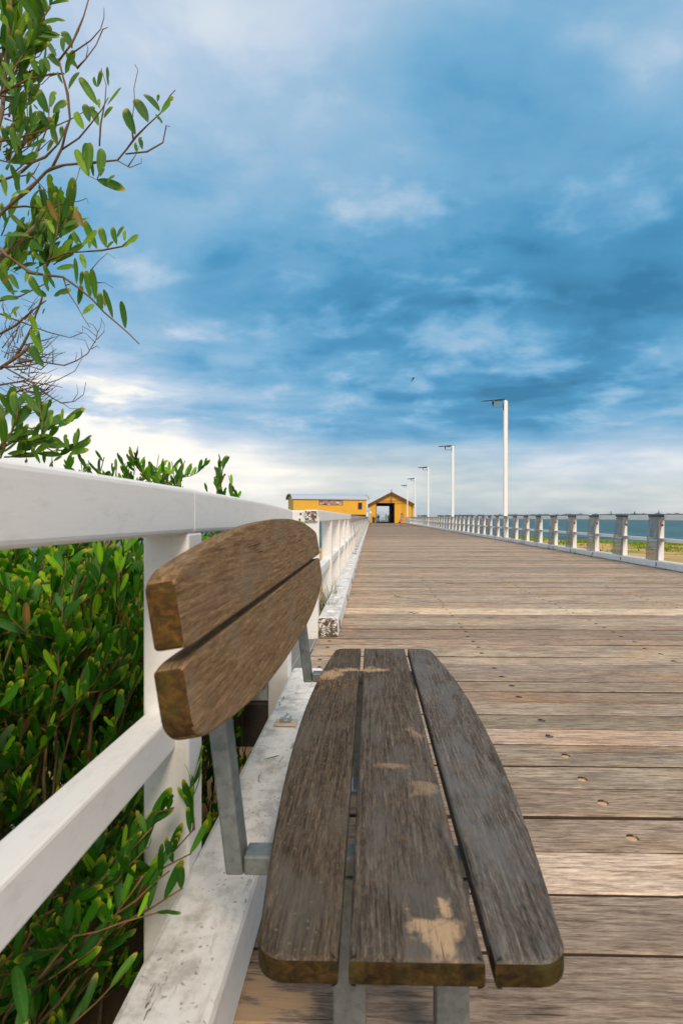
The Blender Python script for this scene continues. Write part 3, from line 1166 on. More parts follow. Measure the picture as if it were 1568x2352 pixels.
def sheet_mesh(seed, topx, botx, ztop, zbot, wt, wb, nx=6, nz=12):
    rr = random.Random(seed)
    v, f = [], []
    for j in range(nz + 1):
        t = j / nz
        for i in range(nx + 1):
            s = i / nx - .5
            w = wt + (wb - wt) * t
            bulge = .018 * math.sin(PI * t) + .010 * mnoise.noise(Vector((i * .5 + seed, j * .45, seed * 1.7)))
            x = topx + (botx - topx) * t + math.copysign(bulge, botx - topx)
            v.append((x, s * w + .006 * mnoise.noise(Vector((seed, j * .5, i * .1))), ztop + (zbot - ztop) * t))
    for j in range(nz):
        for i in range(nx):
            a = j * (nx + 1) + i
            f.append((a, a + 1, a + nx + 2, a + nx + 1))
    return pyd(v, f, smooth=True)


sheets_r = [sheet_mesh(k, 5.972, 5.872, 1.083, .147, .58, .52) for k in range(4)]
sheets_l = [sheet_mesh(k + 7, -.437, -.345, 1.10, .178, .50, .46) for k in range(3)]
clamp_r = box(5.950, 5.984, -.295, .295, 1.052, 1.094, .004)
clamp_l = box(-.448, -.420, -.255, .255, 1.082, 1.108, .004)
wire_r = tube([(5.955, -.29, .99), (5.90, -.30, .93), (5.93, -.27, .86), (6.0, -.20, .86), (5.985, -.11, .90)], .004, 5)
wire_r2 = tube([(5.93, -.28, .55), (5.89, -.29, .50), (5.95, -.20, .47), (5.984, -.07, .50)], .0035, 5)
rust_r = box(5.925, 5.96, -.315, -.28, .85, .90, .006)
# rows of small white print (not legible from here)
bm = bmesh.new()
rp = random.Random(8)
for row in range(9):
    zz = .56 - row * .022
    if row in (2,):
        continue
    yy = -.20
    while yy < rp.uniform(.0, .14):
        l = rp.uniform(.015, .05)
        h = .009 if row > 2 else .016
        tt = (1.083 - zz) / (1.083 - .147)
        xx = 5.972 - .100 * tt - .034
        g = [bm.verts.new(p) for p in ((xx, yy, zz), (xx, yy + l, zz), (xx, yy + l, zz + h), (xx, yy, zz + h))]
        bm.faces.new(g)
        yy += l + .012
print_me = mesh_from(bm)
for i, yy in enumerate([y for y in POST_R if y > 11.0]):
    if yy > 84:
        break
    idx = i - 5
    seen = [y for y in POST_R if y > 11.0]
    n = seen.index(yy) if yy in seen else -1
    if 0 <= n < len(ORD):
        lab = f'clear plastic sheet leaning on the right fence, {ORD[n]} of those in view'
    else:
        lab = 'distant plastic sheet far down the right fence, near the white boarded panel by the shed'
    t = thing('plastic_sheet', (5.97, yy, .147), lab, 'plastic sheet', 'plastic sheets on the right fence')
    t.rotation_euler = (R(rb_.uniform(-1.6, 1.6)), 0, 0)
    obj('film', sheets_r[rb_.randrange(4)], M['clear_plastic_film'], t, (0, yy, 0))
    obj('top_clamp', clamp_r, M['black_plastic'], t, (0, yy, 0))
    if yy < 32:
        obj('wire', wire_r, M['rust'], t, (0, yy, 0))
        obj('wire', wire_r2, M['bolt_head'], t, (0, yy, 0))
        obj('padlock', rust_r, M['rust'], t, (0, yy, 0))
    if yy < 16:
        obj('print', print_me, M['print_white'], t, (0, yy, 0))
seen = [y for y in POST_L if y > 12.5]
for n, yy in enumerate(seen):
    if yy > 80:
        break
    lab = (f'plastic sheet seen edge on along the left fence, {ORD[n]} of them' if n < 14
           else 'distant plastic sheet on the left fence, close before the green bin')
    t = thing('plastic_sheet', (-.44, yy, .178), lab, 'plastic sheet', 'plastic sheets on the left fence')
    obj('film', sheets_l[n % 3], M['clear_plastic_film'], t, (0, yy + .05, 0))
    obj('top_clamp', clamp_l, M['black_plastic'], t, (0, yy + .05, 0))
    obj('wire', tube([(-.42, -.24, 1.09), (-.39, -.26, 1.0), (-.42, -.22, .93), (-.46, -.1, .95)], .004, 5), M['rust'], t, (0, yy + .05, 0))

# ---------------------------------------------------------------- beach gap: grating, fascia, stair rails, sign
gr = thing('beach_landing', (-1.2, 3.9, 0), 'steel grating landing in the gap between the two white fences', 'landing')
fr = bmesh.new()
box_bm(fr, -.475, -.462, 3.16, 4.73, -.03, .004)
box_bm(fr, -1.9, -1.887, 3.16, 4.73, -.03, .004)
obj('frame', mesh_from(fr), M['steel_grating'], gr)
bm = bmesh.new()
for k in range(48):
    yy = 3.17 + k * .0325
    box_bm(bm, -1.887, -.476, yy, yy + .005, -.026, 0.0)
for k in range(15):
    xx = -1.86 + k * .094
    box_bm(bm, xx, xx + .007, 3.16, 4.73, -.02, .0025)
o = obj('grating_bars', mesh_from(bm), M['steel_grating'], gr)
o['kind'] = 'stuff'
obj('fascia', box(-2.1, -.57, 3.10, 3.135, .004, .135, .004), M['white_paint_worn'], gr)
obj('bearer', box(-2.1, -.57, 3.06, 3.15, -.24, -.002, .004), M['dark_timber'], gr)
obj('bearer', box(-2.1, -.46, 4.70, 4.735, -.24, -.04, .004), M['dark_timber'], gr)
obj('bolt', lathe([(.013, 0), (.013, .012), (.006, .016)], 6, False), M['grey_metal'], gr, (-.60, 3.09, .10)).rotation_euler = (R(90), 0, 0)

st = thing('stair_handrail', (-.6, 4.76, 0), 'white handrail running left from the fence corner at the beach gap', 'handrail')
bm = bmesh.new()
box_bm(bm, -2.0, -.572, 4.775, 4.87, 1.0, 1.10, .012, 2)
obj('rail', mesh_from(bm), M['white_paint_worn'], st)
obj('bolt', lathe([(.010, 0), (.010, .006), (.004, .008)], 8), M['bolt_head'], st, (-.605, 4.774, 1.07)).rotation_euler = (R(90), 0, 0)
for xx in (-1.25, -1.95):
    obj('post', box(xx, xx + .1, 4.78, 4.87, -.9, 1.0, .006), M['white_paint_worn'], st)
obj('mid_rail', box(-2.0, -.57, 4.79, 4.86, .48, .56, .006), M['white_paint_worn'], st)

rr = thing('ramp_railing', (-1.95, 2.2, -.8), 'white railing half hidden behind the leafy bush', 'railing')
for yy in (0.6, 1.35, 2.1, 2.95, 4.6):
    obj('post', box(-2.02, -1.92, yy, yy + .1, -.9, .62, .005), M['white_paint'], rr)
for k, zz in enumerate((.56, .26, -.05)):
    obj('rail', box(-1.99, -1.95, .2, 4.7, zz - .05, zz + .05, .005), M['white_paint'], rr)
for k in range(14):
    yy = .7 + k * .27
    obj('slat', box(-1.947, -1.925, yy, yy + .05, -.6, .5, .003), M['white_paint'], rr)

sg = thing('notice_board', (-.55, 4.72, 1.0), 'white notice board with a green ring on the fence post behind the bench', 'sign')
obj('board', mesh_from(prism([(-.665 + .012 * math.cos(a) + (.2 if math.cos(a) > 0 else 0) + .012, 4.735, 1.0 + .012 * math.sin(a) + (.03 if math.sin(a) > 0 else -.40)) for a in [PI * (k + .5) / 8 for k in range(16)]], (0, -.012, 0), .002)), M['bright_white'], sg)
v, f = [], []
for k in range(40):
    a = 2 * PI * k / 40
    for r in (.050, .063):
        v.append((-.607 + r * math.cos(a), 4.7215, .945 + r * math.sin(a)))
for k in range(40):
    a, b = 2 * k, 2 * ((k + 1) % 40)
    f.append((a, a + 1, b + 1, b))
obj('green_ring', pyd(v, f), M['sign_green'], sg)
obj('screw', lathe([(.009, 0), (.009, .004), (.003, .006)], 10), M['bolt_head'], sg, (-.607, 4.722, 1.02)).rotation_euler = (R(90), 0, 0)

# ---------------------------------------------------------------- bench
bench = thing('park_bench', (.05, 1.53, 0), 'weathered slatted timber bench on galvanised brackets, close up facing along the pier', 'bench')
SY0, SY1, SZ, TH = .70, 2.36, .48, .037
MID, HALF = (SY0 + SY1) / 2, (SY1 - SY0) / 2


def slat_outline(xl, xr, n=26):
    """seat slat in plan: functions of s in [-1,1] for the two long edges"""
    pts = []
    for i in range(n + 1):
        s = -1 + 2 * i / n
        pts.append((xr(s), MID + s * HALF))
    for i in range(n + 1):
        s = 1 - 2 * i / n
        pts.append((xl(s), MID + s * HALF))
    return pts


def corner(s):
    """rounded outer corners at the slat ends"""
    e = HALF * (1 - abs(s))
    r = .036
    return 0 if e >= r else r - math.sqrt(max(0, r * r - (r - e) ** 2))


def dense(n=26):
    base = [-1 + 2 * i / n for i in range(n + 1)]
    extra = [sg_ * (1 - d) for sg_ in (-1, 1) for d in (.002, .006, .012, .020, .030, .042)]
    return sorted(set(base + extra))


def seat_slat(kind_):
    ss = dense()
    xr = {0: lambda s: -.0415, 1: lambda s: .1445, 2: lambda s: .306 - .056 * s * s - corner(s)}[kind_]
    xl = {0: lambda s: -.193 + .047 * s * s + corner(s), 1: lambda s: -.028, 2: lambda s: .157}[kind_]
    out = [(xr(s), MID + s * HALF, SZ - TH) for s in ss] + [(xl(s), MID + s * HALF, SZ - TH) for s in reversed(ss)]
    bm = prism(out, (0, 0, TH), .009, 3)
    me = mesh_from(bm)
    me.materials.append(M['bench_seat_timber'])
    me.materials.append(M['seat_end_grain'])
    for p in me.polygons:
        if p.normal.z < .55:
            p.material_index = 1 if (abs(p.normal.y) > .5 or p.center.y < SY0 + .04 or p.center.y > SY1 - .04) else 0
    return me


for k, tint in enumerate(((.68, .59, .48, 1), (.74, .69, .63, 1), (.88, .88, .88, 1))):
    obj('seat_slat', seat_slat(k), None, bench).color = tint
BY0, BY1 = .640, 2.36
BM, BH = (BY0 + BY1) / 2, (BY1 - BY0) / 2
# back plane: deck-side face leans outwards; u = height along the plane
LEAN = -.16


def back_slat(lo, hi, x_at):
    ss = dense(30)
    out = [(x_at + LEAN * (lo(s) - .86), BM + s * BH, lo(s)) for s in ss] + [(x_at + LEAN * (hi(s) - .86), BM + s * BH, hi(s)) for s in reversed(ss)]
    bm = prism(out, (-.036, 0, -.006), .006, 3)
    me = mesh_from(bm)
    me.materials.append(M['bench_back_timber'])
    me.materials.append(M['bench_end_grain'])
    for p in me.polygons:
        if abs(p.normal.y) > .6 and (p.center.y < BY0 + .05 or p.center.y > BY1 - .05):
            p.material_index = 1
    return me


def c2(s):
    e = BH * (1 - abs(s))
    r = .05
    return 0 if e >= r else (r - math.sqrt(max(0, r * r - (r - e) ** 2))) * .6


obj('back_slat', back_slat(lambda s: .708 + .068 * abs(s) ** 2.6 + c2(s), lambda s: .869 - .25 * c2(s), -.2185), None, bench)
obj('back_slat', back_slat(lambda s: .883 + .25 * c2(s), lambda s: 1.037 - .062 * abs(s) ** 2.2 - c2(s) * .6, -.213), None, bench)
for yb in (.968, 2.105):
    bk = thing('bracket', (-.25, yb, .4), '', '')
    for q in ('label', 'category'):
        del bk[q]
    COL.objects.unlink(bk)
    br = bmesh.new()
    box_bm(br, -.224, .25, yb, yb + .045, .408, .4425, .004, 2)
    arm = obj('bracket', mesh_from(br), M['galvanised_steel'], bench)
    br = bmesh.new()
    box_bm(br, -.256, -.224, yb + .0005, yb + .0515, .4075, .955, .004, 2)
    for q in br.verts:
        q.co.x += -.105 * (q.co.z - .408) - .05 * max(0, q.co.z - .80)
    obj('upright', mesh_from(br), M['galvanised_steel'], arm)
    for xl in (-.066, .114):
        lg = bmesh.new()
        box_bm(lg, xl, xl + .058, yb - .004, yb + .05, .004, .4075, .004, 2)
        obj('leg', mesh_from(lg), M['galvanised_steel'], bench)
        obj('foot_plate', box(xl - .03, xl + .088, yb - .03, yb + .076, .0035, .0105, .002), M['grey_metal'], bench)

# ---------------------------------------------------------------- leaves and branches
def leaf_verts(L, W, bend, fold, notch=0):
    st_ = [0.0, .07, .20, .38, .56, .72, .85, .93, .98, 1.0]
    v, f, t = [], [], []
    for i, s in enumerate(st_):
        u = abs(2 * s - 1.10) / 1.10 if s < .55 else (s - .55) / .45
        w = W * .5 * max(0.0, 1 - u ** (2.0 if s < .55 else 3.0)) ** (.75 if s < .55 else .55)
        w = max(w, W * .035)
        wl, wr = w, w
        if notch and i == notch:
            wr *= .5
        zb = bend * s * s * L
        v += [(-wl, s * L, zb + fold * w), (0, s * L, zb), (wr, s * L, zb + fold * w)]
        t += [s, s * .93, s]
    for i in range(len(st_) - 1):
        a = i * 3
        f += [(a, a + 1, a + 4, a + 3), (a + 1, a + 2, a + 5, a + 4)]
    return v, f, t


def set_attr(me, name, vals):
    a = me.attributes.new(name, 'FLOAT', 'POINT')
    a.data.foreach_set('value', vals)


VAR = []
vr = random.Random(4)
for k in range(28):
    L, W = 1.0, vr.uniform(.20, .29) if k < 14 else vr.uniform(.27, .37)
    VAR.append(leaf_verts(L, W, vr.uniform(-.30, .22), vr.uniform(.05, .45), vr.choice([0, 0, 0, 3, 5, 6])))
LEAF_ME = {}


def leaf_mesh(k, matname):
    if (k, matname) not in LEAF_ME:
        v, f, t = VAR[k]
        me = pyd(v, f, 'leaf', True)
        set_attr(me, 'leaf_t', t)
        set_attr(me, 'leaf_r', [vr.random()] * len(v))
        set_attr(me, 'leaf_m', [float(q % 3 == 1) for q in range(len(v))])
        me.materials.append(M[matname])
        LEAF_ME[(k, matname)] = me
    return LEAF_ME[(k, matname)]


def leaf_frame(pos, direc, nrm, L):
    y = Vector(direc).normalized()
    x = y.cross(Vector(nrm))
    if x.length < .05:
        x = y.cross(Vector((.3, .9, .2)))
    x.normalize()
    z = x.cross(y)
    m = Matrix.Identity(4)
    for i, a in enumerate((x, y, z)):
        for j in range(3):
            m[j][i] = a[j] * L
    m.translation = Vector(pos)
    return m


class Plant:
    def __init__(self, seed):
        self.leaves = []
        self.tv, self.tf, self.tw = [], [], []
        self.r = random.Random(seed)
        self.xmax = 9
        self.zmax = 99
        self.v0 = 0

    def branch(self, pts, r0, r1, n=5, knobs=True):
        pts = [Vector(p) for p in pts]
        # subdivide with a little wobble so that twigs zigzag
        out = [pts[0]]
        for a, b in zip(pts, pts[1:]):
            k = max(1, min(5, int((b - a).length / .035)))
            for i in range(1, k + 1):
                p = a.lerp(b, i / k)
                if i < k:
                    p += Vector((self.r.gauss(0, 1), self.r.gauss(0, 1), self.r.gauss(0, 1))) * .0022
                out.append(p)
        m = len(out) - 1
        rad = [r0 + (r1 - r0) * i / m for i in range(m + 1)]
        if knobs:
            rad = [q * (1 + (.45 if self.r.random() < .25 else 0)) for q in rad]
        b = len(self.tv)
        tube_data(out, rad, n, self.tv, self.tf)
        for i in range(m + 1):
            self.tw += [1 - min(1, max(0, (rad[i] - .0035) / .006))] * n
        assert len(self.tw) == len(self.tv)
        return out

    def leaf(self, pos, direc, L, nrm=None):
        dd = Vector(direc).normalized()
        if Vector(pos).x + dd.x * L > self.xmax or pos[2] + dd.z * L > self.zmax:
            return
        if nrm is None:
            nrm = Vector((self.r.gauss(0, .5), -1 + self.r.gauss(0, .5), self.r.gauss(.2, .4)))
        self.leaves.append((leaf_frame(pos, direc, nrm, L), self.r.randrange(14) + self.v0, self.r.random(), Vector(pos), L))

    def leafy(self, pts, n, L=(.06, .085), t0=0.0, t1=1.0, up=.8, spread=.55):
        seg = [(b - a).length for a, b in zip(pts, pts[1:])]
        tot = sum(seg)
        for i in range(n):
            t = (t0 + (t1 - t0) * (i + self.r.uniform(.1, .9)) / n) * tot
            k = 0
            while k < len(seg) - 1 and t > seg[k]:
                t -= seg[k]
                k += 1
            a, b = pts[k], pts[k + 1]
            p = a.lerp(b, min(1, t / max(1e-6, seg[k])))
            ax = (b - a).normalized()
            d = ax * .55 + Vector((0, 0, up)) + Vector((self.r.gauss(0, spread), self.r.gauss(0, spread), self.r.gauss(0, spread * .6)))
            self.leaf(p, d, self.r.uniform(*L))

    def build(self, root, matname, most=290):
        me = pyd(self.tv, self.tf, smooth=True)
        set_attr(me, 'twig', self.tw)
        obj('branches', me, M['wattle_bark'], root)
        # those that show largest become leaves of their own, the rest one mass
        camp = Vector((0, 0, CAM_H))
        def share(l):
            p = l[3] + l[0].to_3x3() @ Vector((0, .5, 0))
            d = (p - camp).dot(Vector((-math.sin(YAW), math.cos(YAW), 0)))
            if d < .3:
                return 0
            u = (p - camp).dot(Vector((math.cos(YAW), math.sin(YAW), 0))) / d
            px = 823.3 + u * F_PX
            py = 1188 - (p.z - CAM_H) / d * F_PX
            inside = -60 < px < 560 and -60 < py < 2400
            return (l[4] / d) if inside else 0
        order = sorted(self.leaves, key=share, reverse=True)
        for (m, k, r, p, L) in order[:most]:
            o = bpy.data.objects.new('leaf', leaf_mesh(k, matname))
            link(o, root)
            o.matrix_local = Matrix.Translation(-ORG[root]) @ m
        v, f, a1, a2 = [], [], [], []
        for (m, k, r, p, L) in order[most:]:
            lv, lf, lt = VAR[k]
            b = len(v)
            v += [m @ Vector(q) for q in lv]
            f += [tuple(b + i for i in q) for q in lf]
            a1 += lt
            a2 += [r] * len(lv)
        if v:
            me = pyd(v, f, smooth=True)
            set_attr(me, 'leaf_t', a1)
            set_attr(me, 'leaf_r', a2)
            set_attr(me, 'leaf_m', [float(q % 3 == 1) for q in range(len(v))])
            o = obj('foliage', me, M[matname], root)
            o['kind'] = 'stuff'


def pix(seq, d0, d1=None, k=.26, ox=0, oy=0):
    d1 = d0 if d1 is None else d1
    n = len(seq)
    return [P(ox + x * k, oy + y * k, d0 + (d1 - d0) * i / max(1, n - 1)) for i, (x, y) in enumerate(seq)]


def build_tree():
    t = Plant(2)
    t.v0 = 14
    base = Vector((-1.45, 1.75, ground_z(-1.45, 1.75) - .05))
    root = thing('wattle_tree', base, 'tall sparse wattle tree with long green leaves rising at the left edge', 'tree')
    # trunk and limbs, mostly out of the picture to the left
    tr = t.branch([base, base + Vector((.05, .0, .7)), (-1.35, 1.75, .6), (-1.32, 1.72, 1.3), (-1.27, 1.74, 1.75)], .034, .022, 8, False)
    limb = t.branch([(-1.27, 1.74, 1.75)] + pix([(0, 830), (120, 730), (220, 640), (330, 540)], 1.72, oy=376.3), .014, .006, 7, False)
    limb2 = t.branch([(-1.32, 1.72, 1.5), (-1.25, 1.72, 1.9)] + pix([(20, 1000), (60, 500), (100, 0)], 1.74), .009, .004, 6, False)
    main = t.branch([(-1.27, 1.74, 1.75)] + pix([(0, 450), (130, 330), (250, 230), (410, 70), (460, 40)], 1.70, 1.66, oy=376.3) +
                    pix([(700, 1445), (900, 1428), (1040, 1415), (1120, 1320), (1200, 1210), (1310, 1100), (1420, 1000), (1500, 850), (1550, 795)], 1.66, 1.60), .0062, .0013)
    A = lambda seq, d0, d1=None: pix(seq, d0, d1)
    B = lambda seq, d0, d1=None: pix(seq, d0, d1, oy=376.3)
    C = lambda seq, d0, d1=None: pix(seq, d0, d1, k=.18, oy=690)
    LL = (.060, .085)

    def tw(pts, r0=.0032, r1=.0014, n=0, L=LL, t0=.1, up=.9, spread=.4, t1=1.0):
        q = t.branch(pts, r0, r1)
        if n:
            t.leafy(q, n, L, t0, t1, up, spread)
        return q
    # hand placed: hero leaves at the tip of the main spray (base -> tip in study pixels)
    def hero(b, e, d, mode=A, rev=False):
        p0, p1 = mode([b, e], d)
        t.leaf(p0, p1 - p0, (p1 - p0).length, Vector((t.r.gauss(0, .35), -1, t.r.gauss(.15, .25))))
    for b, e in [((1200, 1190), (1090, 940)), ((1310, 1080), (1190, 830)), ((1410, 985), (1285, 790)), ((1425, 1000), (1540, 870)),
                 ((1260, 1320), (1230, 1190)), ((1375, 1010), (1430, 1075)), ((1395, 900), (1400, 820)), ((1215, 1350), (1185, 1240)),
                 ((880, 1540), (920, 1280)), ((780, 1520), (800, 1270)), ((790, 1560), (680, 1355)), ((740, 1400), (770, 1250)), ((830, 1560), (820, 1440)),
                 ((860, 1590), (1095, 1665)), ((950, 1615), (1005, 1530)), ((885, 1560), (915, 1460)),
                 ((860, 930), (710, 700)), ((745, 1145), (650, 970)), ((795, 1080), (740, 890)), ((860, 770), (800, 660)), ((865, 770), (905, 640)),
                 ((950, 930), (1090, 800)), ((920, 1045), (990, 930)), ((960, 760), (972, 610)), ((870, 1110), (800, 900)), ((880, 960), (870, 860)),
                 ((640, 430), (550, 235)), ((525, 590), (420, 455)), ((580, 650), (660, 465)), ((610, 790), (690, 620)), ((560, 740), (520, 640)), ((690, 600), (600, 480)),
                 ((500, 500), (430, 390)), ((565, 460), (545, 300)), ((350, 660), (265, 490)), ((380, 640), (350, 490)), ((440, 640), (400, 500)),
                 ((440, 1130), (330, 960)), ((470, 1000), (585, 870)), ((450, 950), (480, 780)), ((430, 1000), (310, 770)), ((340, 970), (300, 930)), ((490, 1130), (545, 980)),
                 ((240, 930), (240, 770)), ((250, 930), (310, 860)), ((260, 1300), (425, 1260)), ((200, 1430), (340, 1350)), ((420, 1340), (470, 1230)), ((280, 1170), (340, 1080)),
                 ((160, 1370), (120, 1130)), ((190, 1310), (150, 1160)), ((510, 1290), (470, 1120)), ((545, 1220), (545, 1100)), ((150, 740), (30, 560)), ((100, 800), (10, 680)),
                 ((240, 1630), (280, 1510)), ((180, 1689), (140, 1480)), ((60, 1700), (30, 1560)), ((50, 1500), (90, 1410))]:
        hero(b, e, 1.64 + t.r.uniform(-.06, .06))
    for b, e in [((1090, 735), (1235, 640)), ((1035, 715), (985, 545)), ((940, 740), (880, 540)), ((1105, 680), (1090, 570)), ((1040, 650), (1075, 525)), ((945, 750), (990, 670)),
                 ((860, 750), (760, 510)), ((730, 720), (870, 600)), ((735, 560), (660, 395)), ((790, 750), (800, 660)), ((1110, 1455), (1105, 1230)), ((1000, 1365), (960, 1120)),
                 ((930, 1260), (930, 1120)), ((905, 1300), (860, 1120)), ((845, 1195), (845, 945)), ((800, 1180), (780, 960)), ((695, 1245), (735, 1080)), ((730, 1330), (825, 1235)),
                 ((680, 1060), (700, 850)), ((760, 930), (715, 780)), ((715, 1080), (735, 950)), ((480, 1170), (615, 1100)), ((490, 1100), (420, 900)), ((380, 1180), (235, 975)),
                 ((430, 1130), (400, 980)), ((340, 1110), (430, 1180)), ((560, 560), (700, 480)), ((510, 510), (445, 340)), ((560, 480), (620, 320)), ((450, 340), (455, 200)),
                 ((525, 350), (515, 260)), ((270, 370), (340, 195)), ((390, 770), (250, 660)), ((400, 880), (280, 770)), ((450, 870), (590, 740)), ((440, 790), (510, 650)),
                 ((500, 930), (670, 890)), ((690, 720), (640, 580)), ((720, 700), (640, 600)), ((380, 580), (300, 600)), ((480, 620), (430, 480)), ((230, 580), (100, 470)), ((30, 640), (220, 580)),
                 ((70, 1100), (50, 880)), ((170, 1110), (80, 960)), ((20, 1060), (100, 990)), ((180, 1130), (270, 1120)), ((60, 1120), (170, 1150)), ((0, 1190), (150, 1170)), ((130, 1160), (20, 960)),
                 ((330, 1000), (330, 900)), ((230, 1050), (250, 920)), ((150, 1360), (130, 1280)), ((100, 1330), (170, 1250)), ((110, 1380), (40, 1320)),
                 ((380, 1330), (395, 1275)), ((330, 1500), (290, 1340)), ((380, 1680), (300, 1470)), ((350, 1680), (270, 1590)), ((600, 560), (640, 380)), ((350, 500), (375, 390)), ((60, 290), (40, 110)), ((160, 250), (140, 40)),
                 ((100, 290), (240, 210)), ((240, 180), (270, 70)), ((250, 470), (270, 410)), ((570, 1080), (620, 1060))]:
        hero(b, e, 1.66 + t.r.uniform(-.06, .06), B)
    tw(A([(460, 1490), (550, 1310), (620, 1050), (600, 830), (560, 680), (520, 520)], 1.66, 1.62), .004, .0025)
    tw(A([(520, 540), (640, 380), (690, 270), (740, 150), (790, -20)], 1.62), .003, .0018)
    tw(A([(550, 1320), (700, 1220), (800, 1100), (900, 970), (960, 860)], 1.64, 1.6), .0028, .0014)
    tw(A([(880, 1290), (890, 1100), (930, 900), (940, 750), (895, 600)], 1.62), .0024, .0010)
    tw(A([(640, 470), (800, 360), (890, 260), (920, 160), (922, 70)], 1.62), .0022, .0009)
    tw(A([(680, 605), (760, 520), (850, 400), (910, 260), (955, 240)], 1.63), .0022, .0008)
    tw(A([(760, 520), (780, 430), (760, 360)], 1.63), .0014, .0007)
    tw(A([(0, 830), (100, 780), (250, 700), (450, 655), (570, 650)], 1.70), .0034, .0018)
    tw(A([(1180, 1240), (1190, 900), (1185, 780), (1220, 620), (1195, 570)], 1.6), .0018, .0008)
    tw(A([(1110, 1360), (1300, 1340), (1440, 1260), (1470, 1110), (1505, 1120)], 1.62), .0022, .0008)
    tw(A([(1040, 1420), (1150, 1480), (1250, 1440), (1252, 1400)], 1.62), .0016, .0007)
    tw(A([(1130, 1475), (1200, 1370), (1230, 1290)], 1.62), .0014, .0008)
    tw(A([(720, 1440), (690, 1550), (650, 1680)], 1.65), .0014, .0006)
    tw(A([(910, 1420), (860, 1590), (800, 1560)], 1.64), .0022, .0014)
    tw(A([(0, 1600), (200, 1510), (400, 1390), (520, 1270), (600, 1100)], 1.70, 1.66), .004, .002)
    tw(A([(60, 1500), (250, 1240), (240, 930), (300, 780)], 1.72), .003, .0015)
    tw(A([(300, 1440), (430, 1100), (440, 900)], 1.69), .003, .0014)
    tw(A([(0, 1250), (250, 1190), (500, 1110), (740, 990)], 1.70), .003, .0014)
    tw(A([(80, 720), (200, 500), (330, 290), (420, 110), (470, -10)], 1.70), .0030, .0015, 30, LL, .15, .5, .6)
    tw(A([(0, 430), (150, 330), (250, 220), (310, 80), (325, -20)], 1.74), .0026, .0015, 28, LL, .05, .5, .6)
    tw(A([(0, 600), (60, 300), (110, 60), (130, -30)], 1.76), .0026, .0015, 28, LL, .05, .5, .6)
    tw(A([(0, 1000), (80, 760), (180, 540), (290, 400)], 1.75), .003, .0016, 8, LL, .1, .5, .6)
    for k in range(44):
        x0, y0 = t.r.uniform(-20, 180), t.r.uniform(350, 1600)
        x1, y1 = x0 + t.r.uniform(60, 330), y0 - t.r.uniform(20, 330)
        tw(A([(x0, y0), ((x0 + x1) / 2 + t.r.uniform(-30, 60), (y0 + y1) / 2 + 40), (x1, y1)], t.r.uniform(1.68, 1.95)), .0022, .0008, t.r.choice([0, 2, 3, 4]), LL)
    tw(B([(0, 750), (150, 870), (270, 960), (380, 980), (560, 1000), (700, 1100), (820, 1200), (920, 1310), (1060, 1430), (1230, 1590)], 1.70, 1.60), .0052, .0016)
    tw(B([(420, 860), (600, 785), (760, 775), (900, 765), (1080, 730), (1120, 690)], 1.68, 1.62), .003, .0014)
    tw(B([(560, 1000), (600, 1130), (680, 1250), (740, 1360), (800, 1450)], 1.66), .0022, .0008)
    tw(B([(800, 945), (880, 850), (950, 790), (1020, 835)], 1.66), .0014, .0006)
    tw(B([(860, 1050), (930, 1050), (1000, 1095)], 1.64), .0012, .0006)
    tw(B([(410, 900), (500, 640), (530, 450), (520, 300)], 1.68), .0026, .0012)
    tw(B([(330, 540), (400, 420), (550, 350), (700, 330), (770, 305), (782, 350)], 1.68), .0024, .0007)
    tw(B([(40, 390), (220, 375), (440, 385)], 1.72), .0035, .002)
    tw(B([(280, 100), (420, 250), (540, 360)], 1.70), .002, .001)
    tw(B([(0, 1210), (180, 1170), (300, 1110), (400, 1060)], 1.72), .003, .0014)
    for k in range(30):
        x0, y0 = t.r.uniform(-20, 560), t.r.uniform(420, 1080)
        tw(B([(x0, y0), (x0 + t.r.uniform(20, 120), y0 - t.r.uniform(20, 130)), (x0 + t.r.uniform(60, 200), y0 - t.r.uniform(40, 220))], t.r.uniform(1.7, 1.9)),
           .002, .0009, t.r.choice([3, 4, 6]), LL)
    # the tangle of bare dead twigs
    tw(C([(0, 870), (100, 800), (220, 720), (330, 640), (380, 560)], 1.74), .006, .003)
    tw(C([(200, 720), (300, 560), (420, 330), (520, 40), (560, -90)], 1.74), .0045, .002)
    tw(C([(0, 430), (200, 320), (380, 160), (590, 0)], 1.78), .0035, .0018)
    tw(C([(0, 170), (180, 240), (420, 330), (600, 400), (900, 475), (1060, 410)], 1.72), .003, .001)
    tw(C([(60, 850), (300, 840), (560, 790), (820, 830), (980, 770), (1120, 680), (1230, 500), (1250, 400)], 1.70, 1.64), .003, .0009)
    for seq in ([(1240, 500), (1330, 400), (1335, 310), (1290, 225)], [(1240, 430), (1290, 330), (1300, 230)], [(1235, 460), (1130, 370), (1050, 330), (1060, 390)],
                [(1220, 540), (1100, 420), (960, 395)], [(1250, 400), (1190, 310), (1095, 280)], [(1140, 630), (1090, 510), (940, 480)], [(1170, 620), (1240, 580), (1275, 615)],
                [(1050, 720), (1040, 620), (1025, 610)], [(965, 780), (985, 660)], [(590, 780), (640, 700), (560, 690)], [(680, 800), (680, 600), (590, 490)]):
        tw(C(seq, 1.66), .0012, .0005)
    tw(C([(60, 850), (380, 1030), (560, 1170), (790, 1310), (950, 1290), (1070, 1200), (1100, 1040)], 1.72, 1.66), .0028, .0008)
    tw(C([(800, 1310), (900, 1380), (1030, 1385), (1060, 1340)], 1.68), .0012, .0005)
    tw(C([(930, 1290), (1000, 1180), (980, 1070)], 1.68), .0012, .0005)
    tw(C([(0, 1080), (350, 1030), (700, 1090), (800, 1110)], 1.74), .003, .001)
    tw(C([(0, 1250), (400, 1110), (750, 1010), (960, 900), (1050, 740)], 1.74, 1.68), .003, .0008)
